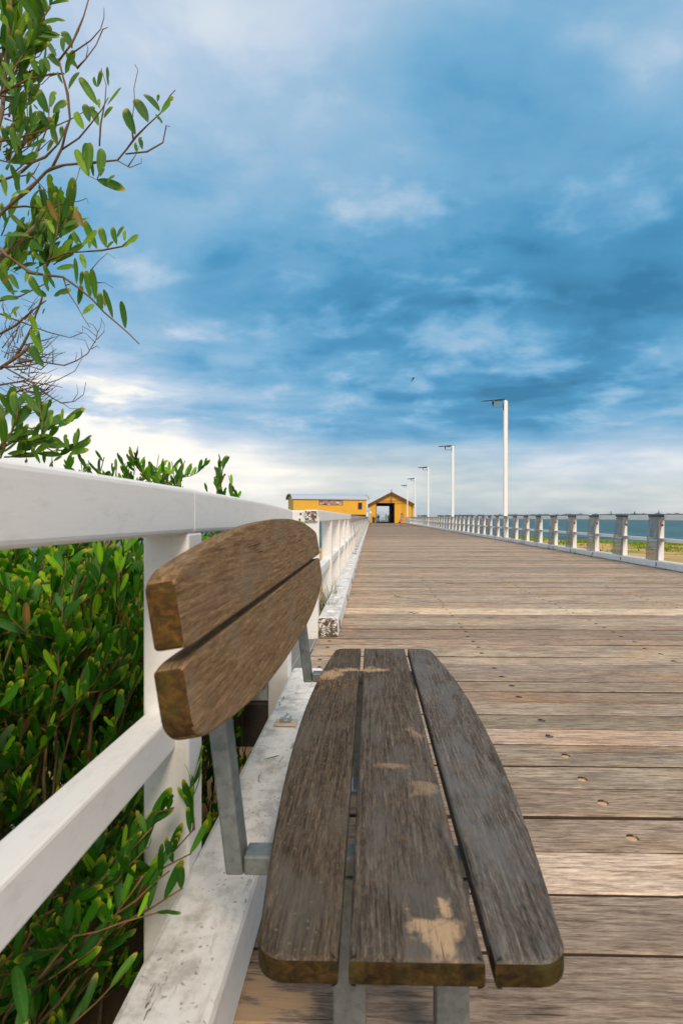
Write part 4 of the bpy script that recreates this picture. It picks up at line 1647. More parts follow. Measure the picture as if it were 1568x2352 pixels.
    for k in range(64):
        x0, y0 = t.r.uniform(-20, 420), t.r.uniform(560, 1400)
        ln = t.r.uniform(220, 560)
        an = R(t.r.uniform(-22, 40))
        x1, y1 = x0 + ln * math.cos(an) * .6, y0 + ln * math.sin(an) * .5
        x2, y2 = x0 + ln * math.cos(an), y1 - t.r.uniform(20, 200)
        d = t.r.uniform(1.68, 2.0)
        tw(C([(x0, y0), (x1, y1), (x2, y2)], d), t.r.uniform(.0012, .0024), .0006)
    for k in range(40):
        x0, y0 = t.r.uniform(-20, 480), t.r.uniform(150, 1000)
        tw(C([(x0, y0), (x0 + t.r.uniform(-80, 120), y0 - t.r.uniform(60, 180)), (x0 + t.r.uniform(-120, 180), y0 - t.r.uniform(150, 330))], t.r.uniform(1.7, 2.0)), .0013, .0005)
    # leafy sprays above the rail at the lower left
    for seq, n in (([(0, 1900), (250, 1760), (420, 1700), (700, 1750)], 6), ([(300, 1900), (520, 1830), (760, 1980), (900, 1900), (1000, 1850)], 6),
                   ([(300, 1620), (600, 1640), (840, 1590), (950, 1500)], 6), ([(0, 1880), (150, 1700), (220, 1500), (230, 1380)], 8),
                   ([(60, 2000), (350, 1990), (500, 1950)], 7), ([(100, 1800), (500, 1800), (560, 1600), (500, 1300)], 8), ([(0, 1700), (60, 1500), (100, 1250)], 6),
                   ([(0, 2050), (80, 1800), (40, 1600)], 8)):
        tw(C(seq, t.r.uniform(1.55, 1.75)), .0028, .0012, n, (.055, .085), .1, .6, .5)
    for b, e in [((420, 1960), (500, 1530)), ((520, 2080), (450, 1860)), ((880, 1900), (820, 1700)), ((950, 1860), (985, 1670)), ((1000, 1870), (1190, 1730)), ((890, 1960), (1120, 1895)),
                 ((830, 1850), (700, 1750)), ((520, 1500), (410, 1250)), ((590, 1430), (665, 1270)), ((650, 1590), (665, 1450)), ((800, 1550), (815, 1380)), ((870, 1580), (950, 1450)),
                 ((610, 1660), (700, 1590)), ((770, 1620), (830, 1550)), ((350, 1780), (690, 1760)), ((200, 1730), (450, 1660)), ((100, 1960), (300, 1930)), ((690, 2050), (790, 1980)), ((570, 2080), (570, 1920)), ((720, 1960), (740, 1860)),
                 ((560, 850), (370, 560)), ((555, 680), (430, 380))]:
        hero(b, e, 1.62 + t.r.uniform(-.05, .05), C)
    t.build(root, 'wattle_leaf_tree')


build_tree()


def build_bush(name, base, label, seed, stems, most=290, L=(.045, .095), xmax=-.60, zmax=99):
    t = Plant(seed)
    t.zmax = zmax
    t.xmax = xmax
    root = thing(name, base, label, 'bush')
    r = t.r
    for (foot, tip, nleaf, nsub) in stems:
        foot, tip = Vector(foot), Vector(tip)
        mid = foot.lerp(tip, .5) + Vector((r.gauss(0, .06), r.gauss(0, .06), r.uniform(0, .12)))
        q = t.branch([foot, foot.lerp(mid, .6) + Vector((r.gauss(0, .03), r.gauss(0, .03), .02)), mid, tip], r.uniform(.0035, .0055), .0016)
        t.leafy(q, nleaf, L, .35, 1.0, .75, .55)
        for k in range(nsub):
            i = r.randrange(len(q) // 3, len(q))
            d = Vector((r.gauss(.15, .6), r.gauss(-.15, .6), r.uniform(-.05, .9))).normalized()
            ln = r.uniform(.12, .30)
            e = q[i] + d * ln
            e2 = e + (d + Vector((0, 0, .5))).normalized() * ln * .5
            if max(e.x, e2.x) > xmax - .01 or e2.z > zmax:
                continue
            q2 = t.branch([q[i], e, e2], .0026, .0013)
            t.leafy(q2, r.randint(12, 18), L, .05, 1.0, .8, .45)
    t.build(root, 'wattle_leaf', most)


rb2 = random.Random(77)
stems = []
for k in range(118):
    y = rb2.uniform(.55, 3.3)
    x = rb2.uniform(-1.75, -.66)
    foot = (x + rb2.uniform(-.2, .1), y + rb2.uniform(-.2, .2), ground_z(x, y) - .02)
    hgt = rb2.uniform(.0, 1.5)
    ztip = min(-.60 + hgt, 1.0)
    # keep clear of the camera itself
    stems.append((foot, (min(-.61, x + rb2.uniform(-.1, .25)), y + rb2.uniform(-.25, .15), ztip), 15, 5))
for k in range(30):
    y = rb2.uniform(1.5, 3.0)
    x = rb2.uniform(-1.1, -.63)
    stems.append(((x - .1, y, -.3), (x, y + rb2.uniform(-.15, .15), rb2.uniform(.5, .95)), 15, 5))
for k in range(40):
    y = rb2.uniform(.8, 2.7)
    x = rb2.uniform(-1.5, -.62)
    stems.append(((x - .1, y, -.3), (x, y + rb2.uniform(-.15, .15), rb2.uniform(.62, .98)), 13, 4))
for k in range(64):
    p = P(rb2.uniform(-60, 320), rb2.uniform(1275, 1480), rb2.uniform(1.35, 2.5))
    if p.x < -.66:
        stems.append(((p.x - .12, p.y + .05, p.z - .7), tuple(p), 15, 5))
build_bush('wattle_bush', (-1.1, 1.7, ground_z(-1.1, 1.7)), 'dense green wattle bush crowding behind the near white fence', 31, stems, zmax=1.03)
stems = []
for (px, py, d, n, s) in [(365, 1045, 2.7, 12, 4), (330, 1050, 2.72, 12, 4), (395, 1060, 2.65, 9, 2), (425, 1058, 2.65, 8, 1), (300, 1040, 2.75, 7, 1),
                          (240, 1050, 2.7, 7, 1), (205, 1065, 2.65, 7, 2), (185, 1050, 2.6, 5, 1), (268, 1075, 2.7, 5, 1),
                          (525, 1092, 2.8, 7, 1), (500, 1105, 2.8, 7, 2), (475, 1115, 2.8, 5, 1), (120, 1045, 2.6, 8, 3), (60, 1030, 2.6, 8, 3), (350, 1075, 2.75, 12, 4), (310, 1062, 2.7, 14, 4), (380, 1085, 2.7, 14, 4), (340, 1090, 2.6, 14, 4), (230, 1075, 2.6, 10, 3), (160, 1060, 2.6, 10, 3), (415, 1100, 2.7, 10, 3), (510, 1125, 2.8, 10, 3)]:
    p = P(px, py, d)
    stems.append(((p.x - .05, p.y + .05, p.z - .75), tuple(p), n, s))
for k in range(46):
    y = rb2.uniform(2.3, 4.4)
    x = rb2.uniform(-1.9, -.85)
    stems.append(((x, y, ground_z(x, y)), (x + rb2.uniform(-.1, .2), y + rb2.uniform(-.2, .2), rb2.uniform(.2, 1.05)), 11, 4))
build_bush('wattle_bush', (-1.2, 3.2, ground_z(-1.2, 3.2)), 'farther wattle bush whose sprigs poke above the white rail', 41, stems, 250, (.05, .085), zmax=1.37)
# low spray pushing through the fence onto the kerb
stems = []
for k in range(14):
    y = rb2.uniform(.95, 1.42)
    stems.append(((-.95, y, -.4), (rb2.uniform(-.62, -.46), y + rb2.uniform(.0, .2), rb2.uniform(.12, .42)), 9, 2))
for (px, py, d) in ((400, 1855, 1.2), (445, 1905, 1.27), (440, 1960, 1.24), (390, 2000, 1.18), (385, 2090, 1.1), (350, 1900, 1.15), (330, 2010, 1.1), (420, 2040, 1.16)):
    p = P(px, py, d)
    stems.append(((p.x - .30, p.y - .05, p.z - .28), tuple(p), 9, 2))
for k in range(26):
    y = rb2.uniform(.55, 1.3)
    stems.append(((-.95, y, -.55), (rb2.uniform(-.85, -.50), y + rb2.uniform(-.1, .15), rb2.uniform(-.45, .15)), 9, 3))
build_bush('wattle_shrub', (-.9, 1.2, ground_z(-.9, 1.2)), 'low wattle shrub reaching under the rail onto the kerb beside the bench', 51, stems, 290, (.045, .085), -.36, .45)

# fallen leaf on the kerb
lf = obj('fallen_leaf', leaf_mesh(3, 'wattle_leaf_tree'), None)
lf.matrix_world = leaf_frame((-.385, 1.97, .172), (1, .25, .02), (0, .2, 1), .06)
tag(lf, 'single green leaf lying on the white kerb beside the bench seat', 'leaf')


# ---------------------------------------------------------------- grass
def blades(spots, r, hmin, hmax, wid, n_each, lean=.5, spread=.12, segs=3):
    v, f = [], []
    for (x, y, z) in spots:
        for k in range(r.randint(*n_each)):
            bx, by = x + r.gauss(0, spread), y + r.gauss(0, spread)
            h = r.uniform(hmin, hmax)
            a = r.uniform(0, 2 * PI)
            ln = r.uniform(.05, lean) * h
            ca, sa = math.cos(a), math.sin(a)
            px_, py_ = -sa * wid, ca * wid
            if segs == 1:
                b = len(v)
                v += [(bx - px_, by - py_, z), (bx + px_, by + py_, z), (bx + ca * ln, by + sa * ln, z + h)]
                f.append((b, b + 1, b + 2))
            else:
                b = len(v)
                for i in range(segs + 1):
                    t = i / segs
                    w = (1 - t) ** .7
                    q = (bx + ca * ln * t * t, by + sa * ln * t * t, z + h * (t - .25 * t * t * (ln / h) * 1.5))
                    v += [(q[0] - px_ * w, q[1] - py_ * w, q[2]), (q[0] + px_ * w, q[1] + py_ * w, q[2])]
                for i in range(segs):
                    a0 = b + 2 * i
                    f.append((a0, a0 + 1, a0 + 3, a0 + 2))
    return pyd(v, f)


rg = random.Random(15)
spots = []
for k in range(9500):
    x = rg.uniform(6.3, 36)
    y = shore_y(x) - abs(rg.gauss(0, 1)) * 8 - 1.6
    if y < 5:
        continue
    if mnoise.noise(Vector((x * .23, y * .23, 5))) + .25 * mnoise.noise(Vector((x * .9, y * .9, 2))) < -.02:
        continue
    spots.append((x, y, ground_z(x, y) - .01))
kind(obj('beach_grass', blades(spots, rg, .06, .22, .045, (6, 10), 1.2, .40, 1), M['beach_grass_green']), 'stuff', 'green dune grass on the sand between the right fence and the sea')

for i, (x, y, n, hh, lab) in enumerate([(-.468, 5.50, 120, .50, 'thick grass tuft growing behind the end of the left kerb'),
                                        (-.47, 6.25, 60, .50, 'thin grass tuft with arching stems behind the left kerb')]):
    me = blades([(x, y, -.02)] * 1, rg, .12, hh, .0034, (n, n), .8, .05, 4)
    tag(obj('grass_tuft', me, M['tuft_grass']), lab, 'grass')
for i, (y, n, hh, lab) in enumerate([(16.0, 22, .20, 'sparse weed at the foot of the right kerb, nearest of the row'), (17.9, 26, .26, 'grassy weed at the right kerb, second of the row'),
                                     (21.5, 30, .26, 'tall weed at the right kerb below a white post'), (23.2, 22, .16, 'low weed at the right kerb, farthest of the row'), (14.8, 16, .12, 'tiny weed at the right kerb near the sheets')]):
    me = blades([(KERB_R - .09, y + d, -.01) for d in (-.3, 0, .3)], rg, .05, hh, .0045, (n // 3, n // 2), .8, .09, 3)
    tag(obj('kerb_weed', me, M['tuft_grass']), lab, 'weed', 'weeds along the right kerb')


# ---------------------------------------------------------------- lamp posts
def lamp(y, label, n):
    x = 6.35
    t = thing('lamp_post', (x, y, -.3), label, 'lamp post', 'white lamp posts along the right fence')
    bm = bmesh.new()
    box_bm(bm, -.088, .088, -.088, .088, -.3, 6.50, .012)
    g = bmesh.ops.create_cone(bm, segments=4, radius1=.112, radius2=.02, depth=.07)
    for q in g['verts']:
        c = Matrix.Rotation(R(45), 3, 'Z') @ q.co
        q.co = c + Vector((0, 0, 6.534))
    obj('pole', mesh_from(bm), M['bright_white'], t, (x, y, 0))
    a = tube([(-.088, 0, 6.26), (-.55, 0, 6.245), (-.585, 0, 6.26), (-.59, 0, 6.30), (-.59, 0, 6.50)], .028, 8)
    arm = obj('arm', a, M['grey_metal'], t, (x, y, 0))
    obj('clamp_plate', box(-.104, -.0885, -.07, .07, 6.10, 6.42, .004), M['black_plastic'], arm, (x, y, 0))
    obj('collar', tube([(-.59, 0, 6.33), (-.59, 0, 6.51)], .040, 10), M['black_plastic'], arm, (x, y, 0))
    bm = bmesh.new()
    box_bm(bm, -.5, .5, -.33, .33, -.022, .022, .006)
    me = mesh_from(bm)
    me.transform(Matrix.Translation((-.60, 0, 6.555)) @ Matrix.Rotation(R(-5), 4, 'Y') @ Matrix.Rotation(R(10), 4, 'X'))
    obj('solar_panel', me, M['panel_black'], t, (x, y, 0))
    bm = bmesh.new()
    box_bm(bm, -.16, .17, -.11, .11, -.10, -.030, .02, 2)
    me = mesh_from(bm)
    me.transform(Matrix.Translation((-.35, -.1, 6.575)) @ Matrix.Rotation(R(-4), 4, 'Y'))
    hd = obj('lamp_head', me, M['grey_metal'], t, (x, y, 0))
    obj('lens', box(-.47, -.23, -.18, -.02, 6.462, 6.471), M['bright_white'], hd, (x, y, 0))


for n, (y, lab) in enumerate([(26.2, 'tallest looking white solar lamp post, nearest along the right fence'), (42.9, 'second white solar lamp post along the right fence'),
                              (61.2, 'third white solar lamp post along the right fence'), (79.2, 'fourth white solar lamp post, just right of the shed roof'),
                              (95.6, 'farthest white solar lamp post, in front of the yellow shed wall')]):
    lamp(y, lab, n)

# ---------------------------------------------------------------- yellow shed
sh = thing('pier_shed', (3.65, SHED_Y, 0), 'yellow weatherboard shed with red gable trim and an open doorway through it', 'shed')
X0, X1, AP, EV, APZ = -.15, 7.50, 3.66, 3.30, 5.30
SL = 27.0


def quad_prism(pts, y0, y1):
    n = len(pts)
    v = [(x, y0, z) for x, z in pts] + [(x, y1, z) for x, z in pts]
    f = [tuple(range(n)), tuple(reversed(range(n, 2 * n)))] + [(i, (i + 1) % n + 0, (i + 1) % n + n, i + n) for i in range(n)]
    bm = bmesh.new()
    vs = [bm.verts.new(p) for p in v]
    for q in f:
        bm.faces.new([vs[i] for i in q])
    bmesh.ops.recalc_face_normals(bm, faces=bm.faces)
    return mesh_from(bm)


D0, D1, DZ = 1.02, 4.14, 3.52
roofz = lambda x: APZ - (APZ - EV) * abs(x - AP) / (AP - X0 if x < AP else X1 - AP)
for yy, nm in ((SHED_Y, 'front_wall'), (SHED_Y + SL - .2, 'rear_wall')):
    obj(nm, quad_prism([(X0, 0), (D0, 0), (D0, roofz(D0)), (X0, roofz(X0))], yy, yy + .2), M['yellow_weatherboard'], sh)
    obj(nm, quad_prism([(D1, 0), (X1, 0), (X1, roofz(X1)), (D1, roofz(D1))], yy, yy + .2), M['yellow_weatherboard'], sh)
    obj(nm, quad_prism([(D0, DZ), (D1, DZ), (D1, roofz(D1)), (AP, APZ), (D0, roofz(D0))], yy, yy + .2), M['yellow_weatherboard'], sh)
obj('side_wall', box(X0, X0 + .2, SHED_Y + .2, SHED_Y + SL - .2, 0, EV), M['yellow_weatherboard'], sh)
obj('side_wall', box(X1 - .2, X1, SHED_Y + .2, SHED_Y + SL - .2, 0, EV), M['yellow_weatherboard'], sh)
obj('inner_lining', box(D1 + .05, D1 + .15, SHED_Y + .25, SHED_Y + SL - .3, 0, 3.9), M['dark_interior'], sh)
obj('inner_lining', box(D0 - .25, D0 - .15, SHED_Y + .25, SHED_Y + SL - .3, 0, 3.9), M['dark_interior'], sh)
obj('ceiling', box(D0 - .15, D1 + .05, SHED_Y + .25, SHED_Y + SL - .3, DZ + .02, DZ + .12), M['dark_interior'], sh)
obj('corner_board', box(X1 - .26, X1 - .20, SHED_Y - .02, SHED_Y - .001, 0, 3.3), M['oxide_red_trim'], sh)
ov = .35
for s in (-1, 1):
    xe = X0 - ov if s < 0 else X1 + ov
    slope = (APZ - EV) / ((AP - X0) if s < 0 else (X1 - AP))
    ze = EV - slope * ov
    rf = obj('roof', quad_prism([(AP, APZ + .06), (xe, ze + .06), (xe, ze + .16), (AP, APZ + .16)], SHED_Y - .45, SHED_Y + SL + .4), M['corrugated_roof'], sh)
    obj('barge_board', quad_prism([(AP, APZ + .20), (xe, ze + .20), (xe, ze - .12), (AP, APZ - .14)], SHED_Y - .52, SHED_Y - .455), M['oxide_red_trim'], rf)
    obj('eave_bracket', quad_prism([(xe, ze - .121), (xe + s * -.32, ze - .121), (xe + s * -.26, ze - .45), (xe + s * -.10, ze - .55), (xe + s * -.02, ze - .5)], SHED_Y - .50, SHED_Y - .46), M['oxide_red_trim'], rf)
obj('collar_tie', box(1.55, 5.75, SHED_Y - .50, SHED_Y - .46, 3.83, 3.95), M['oxide_red_trim'], sh)
obj('king_post', box(AP - .06, AP + .06, SHED_Y - .535, SHED_Y - .475, 3.45, 5.4), M['oxide_red_trim'], sh)
obj('finial', lathe([(.07, 5.4), (.05, 5.62), (.10, 5.68), (.05, 5.74), (.09, 5.84), (.02, 5.95)], 8), M['oxide_red_trim'], sh, (AP, SHED_Y - .5, 0))
obj('door_frame', box(D0 - .09, D0 + .02, SHED_Y - .03, SHED_Y - .002, 0, DZ + .08), M['oxide_red_trim'], sh)
obj('door_frame', box(D1 - .02, D1 + .09, SHED_Y - .03, SHED_Y - .002, 0, DZ + .08), M['oxide_red_trim'], sh)
obj('door_frame', box(D0 + .02, D1 - .02, SHED_Y - .03, SHED_Y - .002, DZ - .05, DZ + .08), M['oxide_red_trim'], sh)
sn = obj('wall_sign', box(-.22, .16, SHED_Y - .05, SHED_Y - .02, 1.72, 2.10), M['bright_white'])
tag(sn, 'small white square sign on the left end of the yellow shed', 'sign')

# pier head behind the shed: white rails seen through the doorway and one more lamp pole
pr = thing('pier_head_fence', (4, 139, 0), 'white railing across the pier end seen through the shed doorway', 'fence')
for k in range(8):
    obj('post', box(-.5 + k * 1.4, -.38 + k * 1.4, 139, 139.1, 0, 1.1), M['bright_white'], pr)
for zz in (.35, .68, 1.02):
    obj('rail', box(-.5, 9.4, 139.1, 139.16, zz, zz + .09), M['bright_white'], pr)
ep = thing('lamp_pole', (2.35, 134, 0), 'white pole standing in view through the shed doorway', 'pole')
obj('pole', tube([(2.35, 134, 0), (2.35, 134, 6.2)], .09, 8), M['bright_white'], ep)

# wheelie bin and bird
bn = thing('wheelie_bin', (.62, SHED_Y - 1.4, 0), 'dark green wheelie bin with red lid at the left of the shed doorway', 'bin')
obj('body', quad_prism([(.30, .06), (.76, .06), (.84, .95), (.22, .95)], SHED_Y - 1.7, SHED_Y - 1.1), M['bin_green'], bn)
obj('lid', quad_prism([(.17, .951), (.89, .951), (.86, 1.04), (.22, 1.06)], SHED_Y - 1.76, SHED_Y - 1.05), M['bin_lid_red'], bn)
for xx in (.28, .74):
    obj('wheel', tube([(xx, SHED_Y - 1.12, .10), (xx + .06, SHED_Y - 1.12, .10)], .10, 12), M['black_plastic'], bn)


def bird_mesh(base, s, rot):
    prof = [(-.20, .00, .012), (-.12, .01, .045), (0, .03, .068), (.09, .06, .060), (.14, .10, .042), (.18, .135, .038), (.215, .13, .018), (.25, .12, .004)]
    return [base + rot @ (Vector((x, 0, z)) * s) for x, z, r in prof], [r * s for x, z, r in prof]


bp_, br_ = bird_mesh(Vector((.45, SHED_Y - 1.4, 1.14)), 1.0, Matrix.Rotation(R(30), 3, 'Z'))
bd = thing('perched_bird', (.45, SHED_Y - 1.4, 1.06), 'dark bird perched on the wheelie bin lid', 'bird')
obj('body', tube(bp_, br_, 8), M['feather_dark'], bd)
obj('leg', tube([(.44, SHED_Y - 1.38, 1.05), (.44, SHED_Y - 1.38, 1.14)], .008, 5), M['feather_dark'], bd)
obj('leg', tube([(.47, SHED_Y - 1.42, 1.05), (.47, SHED_Y - 1.42, 1.14)], .008, 5), M['feather_dark'], bd)

# gull in the sky
g0 = P(948, 869, 32)
gl = thing('flying_gull', g0, 'small dark winged gull flying in the sky above the shed', 'bird')
bpts, brr = bird_mesh(g0, .55, Matrix.Rotation(R(15), 3, 'Z'))
obj('body', tube(bpts, [q * .7 for q in brr], 8), M['feather_dark'], gl)
w1 = [g0 + Vector(p) for p in ((.05, 0, .03), (-.02, -.03, -.02), (-.07, -.05, -.12), (-.18, -.05, -.24), (-.04, .0, -.13), (.03, .02, -.05))]
obj('wing', mesh_from(prism(w1, (0.01, .012, .004))), M['feather_dark'], gl)
w2 = [g0 + Vector(p) for p in ((.03, 0, .02), (-.03, .05, .03), (-.10, .12, .035), (-.02, .10, .03), (.05, .04, .02))]
obj('wing', mesh_from(prism(w2, (0, 0, .012))), M['feather_white'], gl)

# ---------------------------------------------------------------- carriage beside the shed
cr = thing('carriage_hut', (-7, 93, 0), 'long yellow carriage shaped hut with a curved pale blue roof', 'building')
TH_ = R(20)
CL, CW = 12.9, 4.2
e0 = Vector((-.75, 96.2, 0))                       # right hand near corner
ux = Vector((-math.cos(TH_), -math.sin(TH_), 0))   # along the long side, to the left and nearer
uy = Vector((-math.sin(TH_), math.cos(TH_), 0))    # across, away from us


def CP(a, b, z):
    return e0 + ux * a + uy * b + Vector((0, 0, z))


def cbox(a0, a1, b0, b1, z0, z1):
    v = [CP(a, b, z) for a in (a0, a1) for b in (b0, b1) for z in (z0, z1)]
    f = [(0, 1, 3, 2), (4, 6, 7, 5), (0, 4, 5, 1), (2, 3, 7, 6), (0, 2, 6, 4), (1, 5, 7, 3)]
    bm = bmesh.new()
    vs = [bm.verts.new(p) for p in v]
    for q in f:
        bm.faces.new([vs[i] for i in q])
    bmesh.ops.recalc_face_normals(bm, faces=bm.faces)
    return mesh_from(bm)


ZB, ZW, ZR = 1.50, 4.12, 5.02
prof = [(0, ZB), (CW, ZB), (CW, ZW)] + [(CW / 2 + CW / 2 * math.cos(a), ZW + (ZR - ZW - .08) * math.sin(a)) for a in [PI * k / 12 for k in range(1, 12)]] + [(0, ZW)]
v = [CP(0, b, z) for b, z in prof] + [CP(CL, b, z) for b, z in prof]
n = len(prof)
bm = bmesh.new()
vs = [bm.verts.new(p) for p in v]
bm.faces.new(vs[:n])
bm.faces.new(list(reversed(vs[n:])))
for i in range(n):
    bm.faces.new((vs[i], vs[(i + 1) % n], vs[(i + 1) % n + n], vs[i + n]))
bmesh.ops.recalc_face_normals(bm, faces=bm.faces)
obj('body', mesh_from(bm), M['yellow_panel'], cr)
v, f = [], []
ang = [PI * k / 16 for k in range(17)]
for a_ in (-.35, CL + .35):
    for rr_ in (0, .07):
        for an in ang:
            v.append(CP(a_, CW / 2 - (CW / 2 + .15 + rr_) * math.cos(an), ZW - .05 + (ZR - ZW - .02 + rr_) * math.sin(an)))
n = 17
for i in range(16):
    f += [(n + i, n + i + 1, 3 * n + i + 1, 3 * n + i), (i, i + 1, 2 * n + i + 1, 2 * n + i), (i, i + 1, n + i + 1, n + i), (2 * n + i, 2 * n + i + 1, 3 * n + i + 1, 3 * n + i)]
rf = obj('roof', pyd(v, f), M['corrugated_roof'], cr)
for a_ in (-.40, CL + .32):
    v, f = [], []
    for aa in (a_, a_ + .08):
        for rr_ in (-.06, .09):
            for an in ang:
                v.append(CP(aa, CW / 2 - (CW / 2 + .16 + rr_) * math.cos(an), ZW - .06 + (ZR - ZW - .01 + rr_) * math.sin(an)))
    for i in range(16):
        f += [(n + i, n + i + 1, 3 * n + i + 1, 3 * n + i), (i, i + 1, 2 * n + i + 1, 2 * n + i), (i, i + 1, n + i + 1, n + i), (2 * n + i, 2 * n + i + 1, 3 * n + i + 1, 3 * n + i)]
    obj('roof_trim', pyd(v, f), M['oxide_red_trim'], rf)
obj('floor_beam', cbox(.05, CL - .05, .05, CW - .05, 1.2, ZB - .005), M['dark_timber'], cr)
for a_ in (1.2, 3.6, 6.2, 8.8, 11.6):
    for b_ in (.5, 3.5):
        p = CP(a_, b_, 0)
        obj('pile', tube([(p.x, p.y, -3.5), (p.x, p.y, 1.2)], .17, 8), M['dark_timber'], cr)
wn = obj('poster_window', cbox(4.27, 8.50, -.035, -.005, 3.10, 3.95), M['oxide_red_trim'], cr)
for k in range(4):
    a0 = 4.35 + k * 1.03
    obj('pane', cbox(a0, a0 + .97, -.055, -.037, 3.16, 3.89), M['poster_rose'], wn)
rp = random.Random(6)
for (a_, z_, ra, rz, mm) in [(5.2, 3.55, .33, .17, 'poster_cream'), (4.75, 3.28, .22, .10, 'poster_cream'), (6.75, 3.25, .22, .11, 'poster_cream'), (8.2, 3.30, .16, .12, 'poster_cream'), (7.75, 3.40, .14, .08, 'poster_cream'), (6.35, 3.68, .14, .06, 'poster_cream'),
                             (8.05, 3.80, .34, .09, 'poster_dark'), (7.45, 3.26, .30, .10, 'poster_dark'), (6.7, 3.82, .26, .08, 'poster_dark'), (5.05, 3.84, .4, .06, 'poster_dark'), (5.1, 3.22, .1, .07, 'poster_dark')]:
    me = pyd([CP(a_ + ra * math.cos(t_) * rp.uniform(.85, 1.1), -.0575, z_ + rz * math.sin(t_)) for t_ in [2 * PI * k / 14 for k in range(14)]], [tuple(range(14))])
    obj('print', me, M[mm], wn)
w2_ = obj('window_frame', cbox(.80, 1.55, -.06, -.005, 2.42, 3.58), M['oxide_red_trim'], cr)
obj('pane', cbox(.92, 1.43, -.08, -.062, 2.55, 3.48), M['window_dark'], w2_)
st2 = thing('access_stair', CP(-.3, 1, 0), 'white stringer and grey steps between the yellow hut and the shed', 'stairs')
v = [CP(a, b, z) for b in (.2, .32) for a, z in ((.15, .35), (-.22, .35), (-.42, 1.75), (-.14, 2.05))]
obj('stringer', pyd(v, [(0, 1, 2, 3), (4, 5, 6, 7), (0, 1, 5, 4), (1, 2, 6, 5), (2, 3, 7, 6), (3, 0, 4, 7)]), M['bright_white'], st2)
for k in range(6):
    obj('tread', box(-.62, -.20, 97.0 + k * .25, 97.25 + k * .25, .2 + k * .2, .25 + k * .2), M['grey_metal'], st2)
for zz in (1.55, 2.0, 2.25):
    obj('rail', box(-.72, .0, 98.9, 98.95, zz, zz + .05), M['grey_metal'], st2)


# ---------------------------------------------------------------- people
def person(name, loc, rot, label, joints, rad, mat, extra):
    """body grown with a Skin modifier over a joint graph; clothing and hair as children"""
    t = thing(name, loc, label, 'person')
    names = list(joints)
    edges_ = [('hip', 'chest'), ('chest', 'neck'), ('neck', 'head'), ('chest', 'sl'), ('sl', 'el'), ('el', 'hl'), ('chest', 'sr'), ('sr', 'er'), ('er', 'hr'),
              ('hip', 'kl'), ('kl', 'fl'), ('fl', 'tl'), ('hip', 'kr'), ('kr', 'fr'), ('fr', 'tr')]
    me = bpy.data.meshes.new('body')
    rm = Matrix.Rotation(rot, 3, 'Z')
    me.from_pydata([tuple(Vector(loc) + rm @ Vector(joints[k])) for k in names], [(names.index(a), names.index(b)) for a, b in edges_], [])
    o = obj('body', me, mat, t)
    o.modifiers.new('skin', 'SKIN')
    if not me.skin_vertices:
        me.skin_vertices.new()
    for i, k in enumerate(names):
        me.skin_vertices[0].data[i].radius = (rad[k], rad[k])
        me.skin_vertices[0].data[i].use_root = (k == 'hip')
    o.modifiers.new('sub', 'SUBSURF').levels = 1
    o.modifiers['sub'].render_levels = 2
    for (nm, prof_, centre, m2) in extra:
        c = Vector(loc) + rm @ Vector(centre)
        obj(nm, lathe(prof_, 12), M[m2], o, c)
    return t


RAD = dict(hip=.15, chest=.165, neck=.055, head=.105, sl=.075, el=.048, hl=.04, sr=.075, er=.048, hr=.04, kl=.065, fl=.045, tl=.04, kr=.065, fr=.045, tr=.04)


def pose(lean=0.0, stride=.12, arms=0.0):
    return dict(hip=(0, 0, .90), chest=(lean * .5, 0, 1.28), neck=(lean * .8, 0, 1.45), head=(lean, 0, 1.60), sl=(lean * .6, .18, 1.36), el=(.05 + arms * .6, .23, 1.10), hl=(.12 + arms, .2, .98 + arms * .2),
                sr=(lean * .6, -.18, 1.36), er=(.03 + arms * .6, -.23, 1.10), hr=(.10 + arms, -.2, .98 + arms * .2),
                kl=(stride, .09, .48), fl=(stride * .9, .09, .07), tl=(stride * .9 + .14, .09, .04), kr=(-stride * .4, -.09, .48), fr=(-stride, -.09, .07), tr=(-stride + .14, -.09, .04))


person('person', (5.35, 96.0, .01), R(10), 'person in a grey top and pink skirt leaning on the rail by the shed', pose(.10, .05, .30), RAD, M['skin'],
       [('skirt', [(.15, .98), (.19, .80), (.24, .52)], (0, 0, 0), 'cloth_pink'), ('top', [(.19, .96), (.185, 1.1), (.20, 1.3), (.12, 1.44)], (.03, 0, 0), 'cloth_grey'),
        ('hair', [(.13, 1.28), (.135, 1.5), (.125, 1.66), (.05, 1.74)], (.05, 0, 0), 'hair_dark')])
person('person', (1.30, 124.0, .01), R(200), 'person in black standing at the left inside the shed doorway', pose(.02, .10, .10), RAD, M['cloth_black'],
       [('head_skin', [(.07, 1.50), (.10, 1.58), (.09, 1.68)], (.03, 0, 0), 'skin'), ('hair', [(.11, 1.62), (.10, 1.70), (.03, 1.74)], (0.0, 0, 0), 'hair_dark')])
person('person', (1.72, 123.0, .01), R(160), 'taller person in black beside the other dark figure in the doorway', pose(.03, .14, .05), RAD, M['cloth_black'],
       [('jacket', [(.19, .85), (.21, 1.1), (.21, 1.34), (.10, 1.47)], (0, 0, 0), 'cloth_black'), ('head_skin', [(.07, 1.50), (.10, 1.58), (.09, 1.68)], (.03, 0, 0), 'skin')])
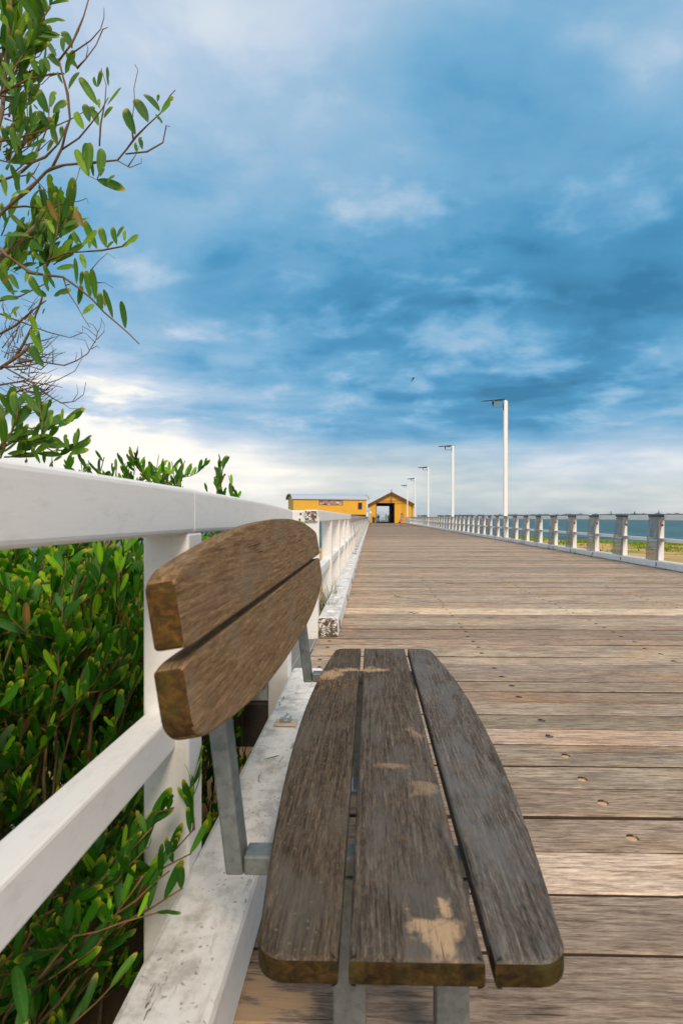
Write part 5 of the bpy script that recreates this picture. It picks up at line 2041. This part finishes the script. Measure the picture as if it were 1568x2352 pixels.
person('person', (3.55, 128.0, .01), R(270), 'person in white walking in view through the shed doorway', pose(.04, .16, .05), RAD, M['cloth_white'],
       [('hair', [(.10, 1.52), (.12, 1.62), (.09, 1.70), (.03, 1.74)], (.02, 0, 0), 'hair_dark')])
person('person', (4.10, 127.0, .01), R(90), 'person in a bright yellow green vest at the right of the doorway', pose(.12, .10, .12), RAD, M['cloth_black'],
       [('vest', [(.21, .85), (.22, 1.1), (.22, 1.32), (.10, 1.45)], (.05, 0, 0), 'cloth_hivis')])
bag = thing('shoulder_bag', (5.05, 95.9, 0), 'black bag set down on the deck beside the pink skirt', 'bag')
obj('body', lathe([(.10, .005), (.17, .06), (.16, .2), (.08, .30)], 10), M['cloth_black'], bag, (5.05, 95.9, 0))
obj('strap', tube([(4.97, 95.9, .27), (4.99, 95.9, .42), (5.08, 95.9, .44), (5.13, 95.9, .27)], .015, 6), M['cloth_black'], bag)

# ---------------------------------------------------------------- small litter on the deck
bm = bmesh.new()
rs = random.Random(2)
v, f = [], []
for i in range(6):
    a = R(20 + i * 26)
    for j in range(4):
        rr_ = .012 + j * .006
        v.append((-.118 + rr_ * math.cos(a), .925 + rr_ * math.sin(a) * .6, .006 + .016 * math.sin(PI * i / 5) + rs.uniform(0, .004)))
for i in range(5):
    for j in range(3):
        a = i * 4 + j
        f.append((a, a + 1, a + 5, a + 4))
sc = obj('plastic_scrap', pyd(v, f, smooth=True), M['clear_scrap'])
sc.modifiers.new('thick', 'SOLIDIFY').thickness = .0015
tag(sc, 'crumpled clear plastic scrap on the sandy deck under the bench', 'litter')
for i, (px, py, ln, lab) in enumerate([(1045, 1343, .35, 'thin curled dark twig lying in the middle of the deck'), (950, 1411, .12, 'short dark twig on the pale plank near the left kerb'),
                                       (912, 1372, .10, 'tiny dark twig beside the left kerb')]):
    d = F_PX * CAM_H / (py - 1188)
    c = P(px, py, d)
    pts = [c + Vector((-ln / 2, .02, .006)), c + Vector((-ln / 5, .05, .014)), c + Vector((0, .0, .010)), c + Vector((ln / 4, .03, .012)), c + Vector((ln / 2, .05, .007))]
    tag(obj('twig', tube(pts, [.002, .004, .004, .003, .002], 5), M['dark_timber']), lab, 'twig')
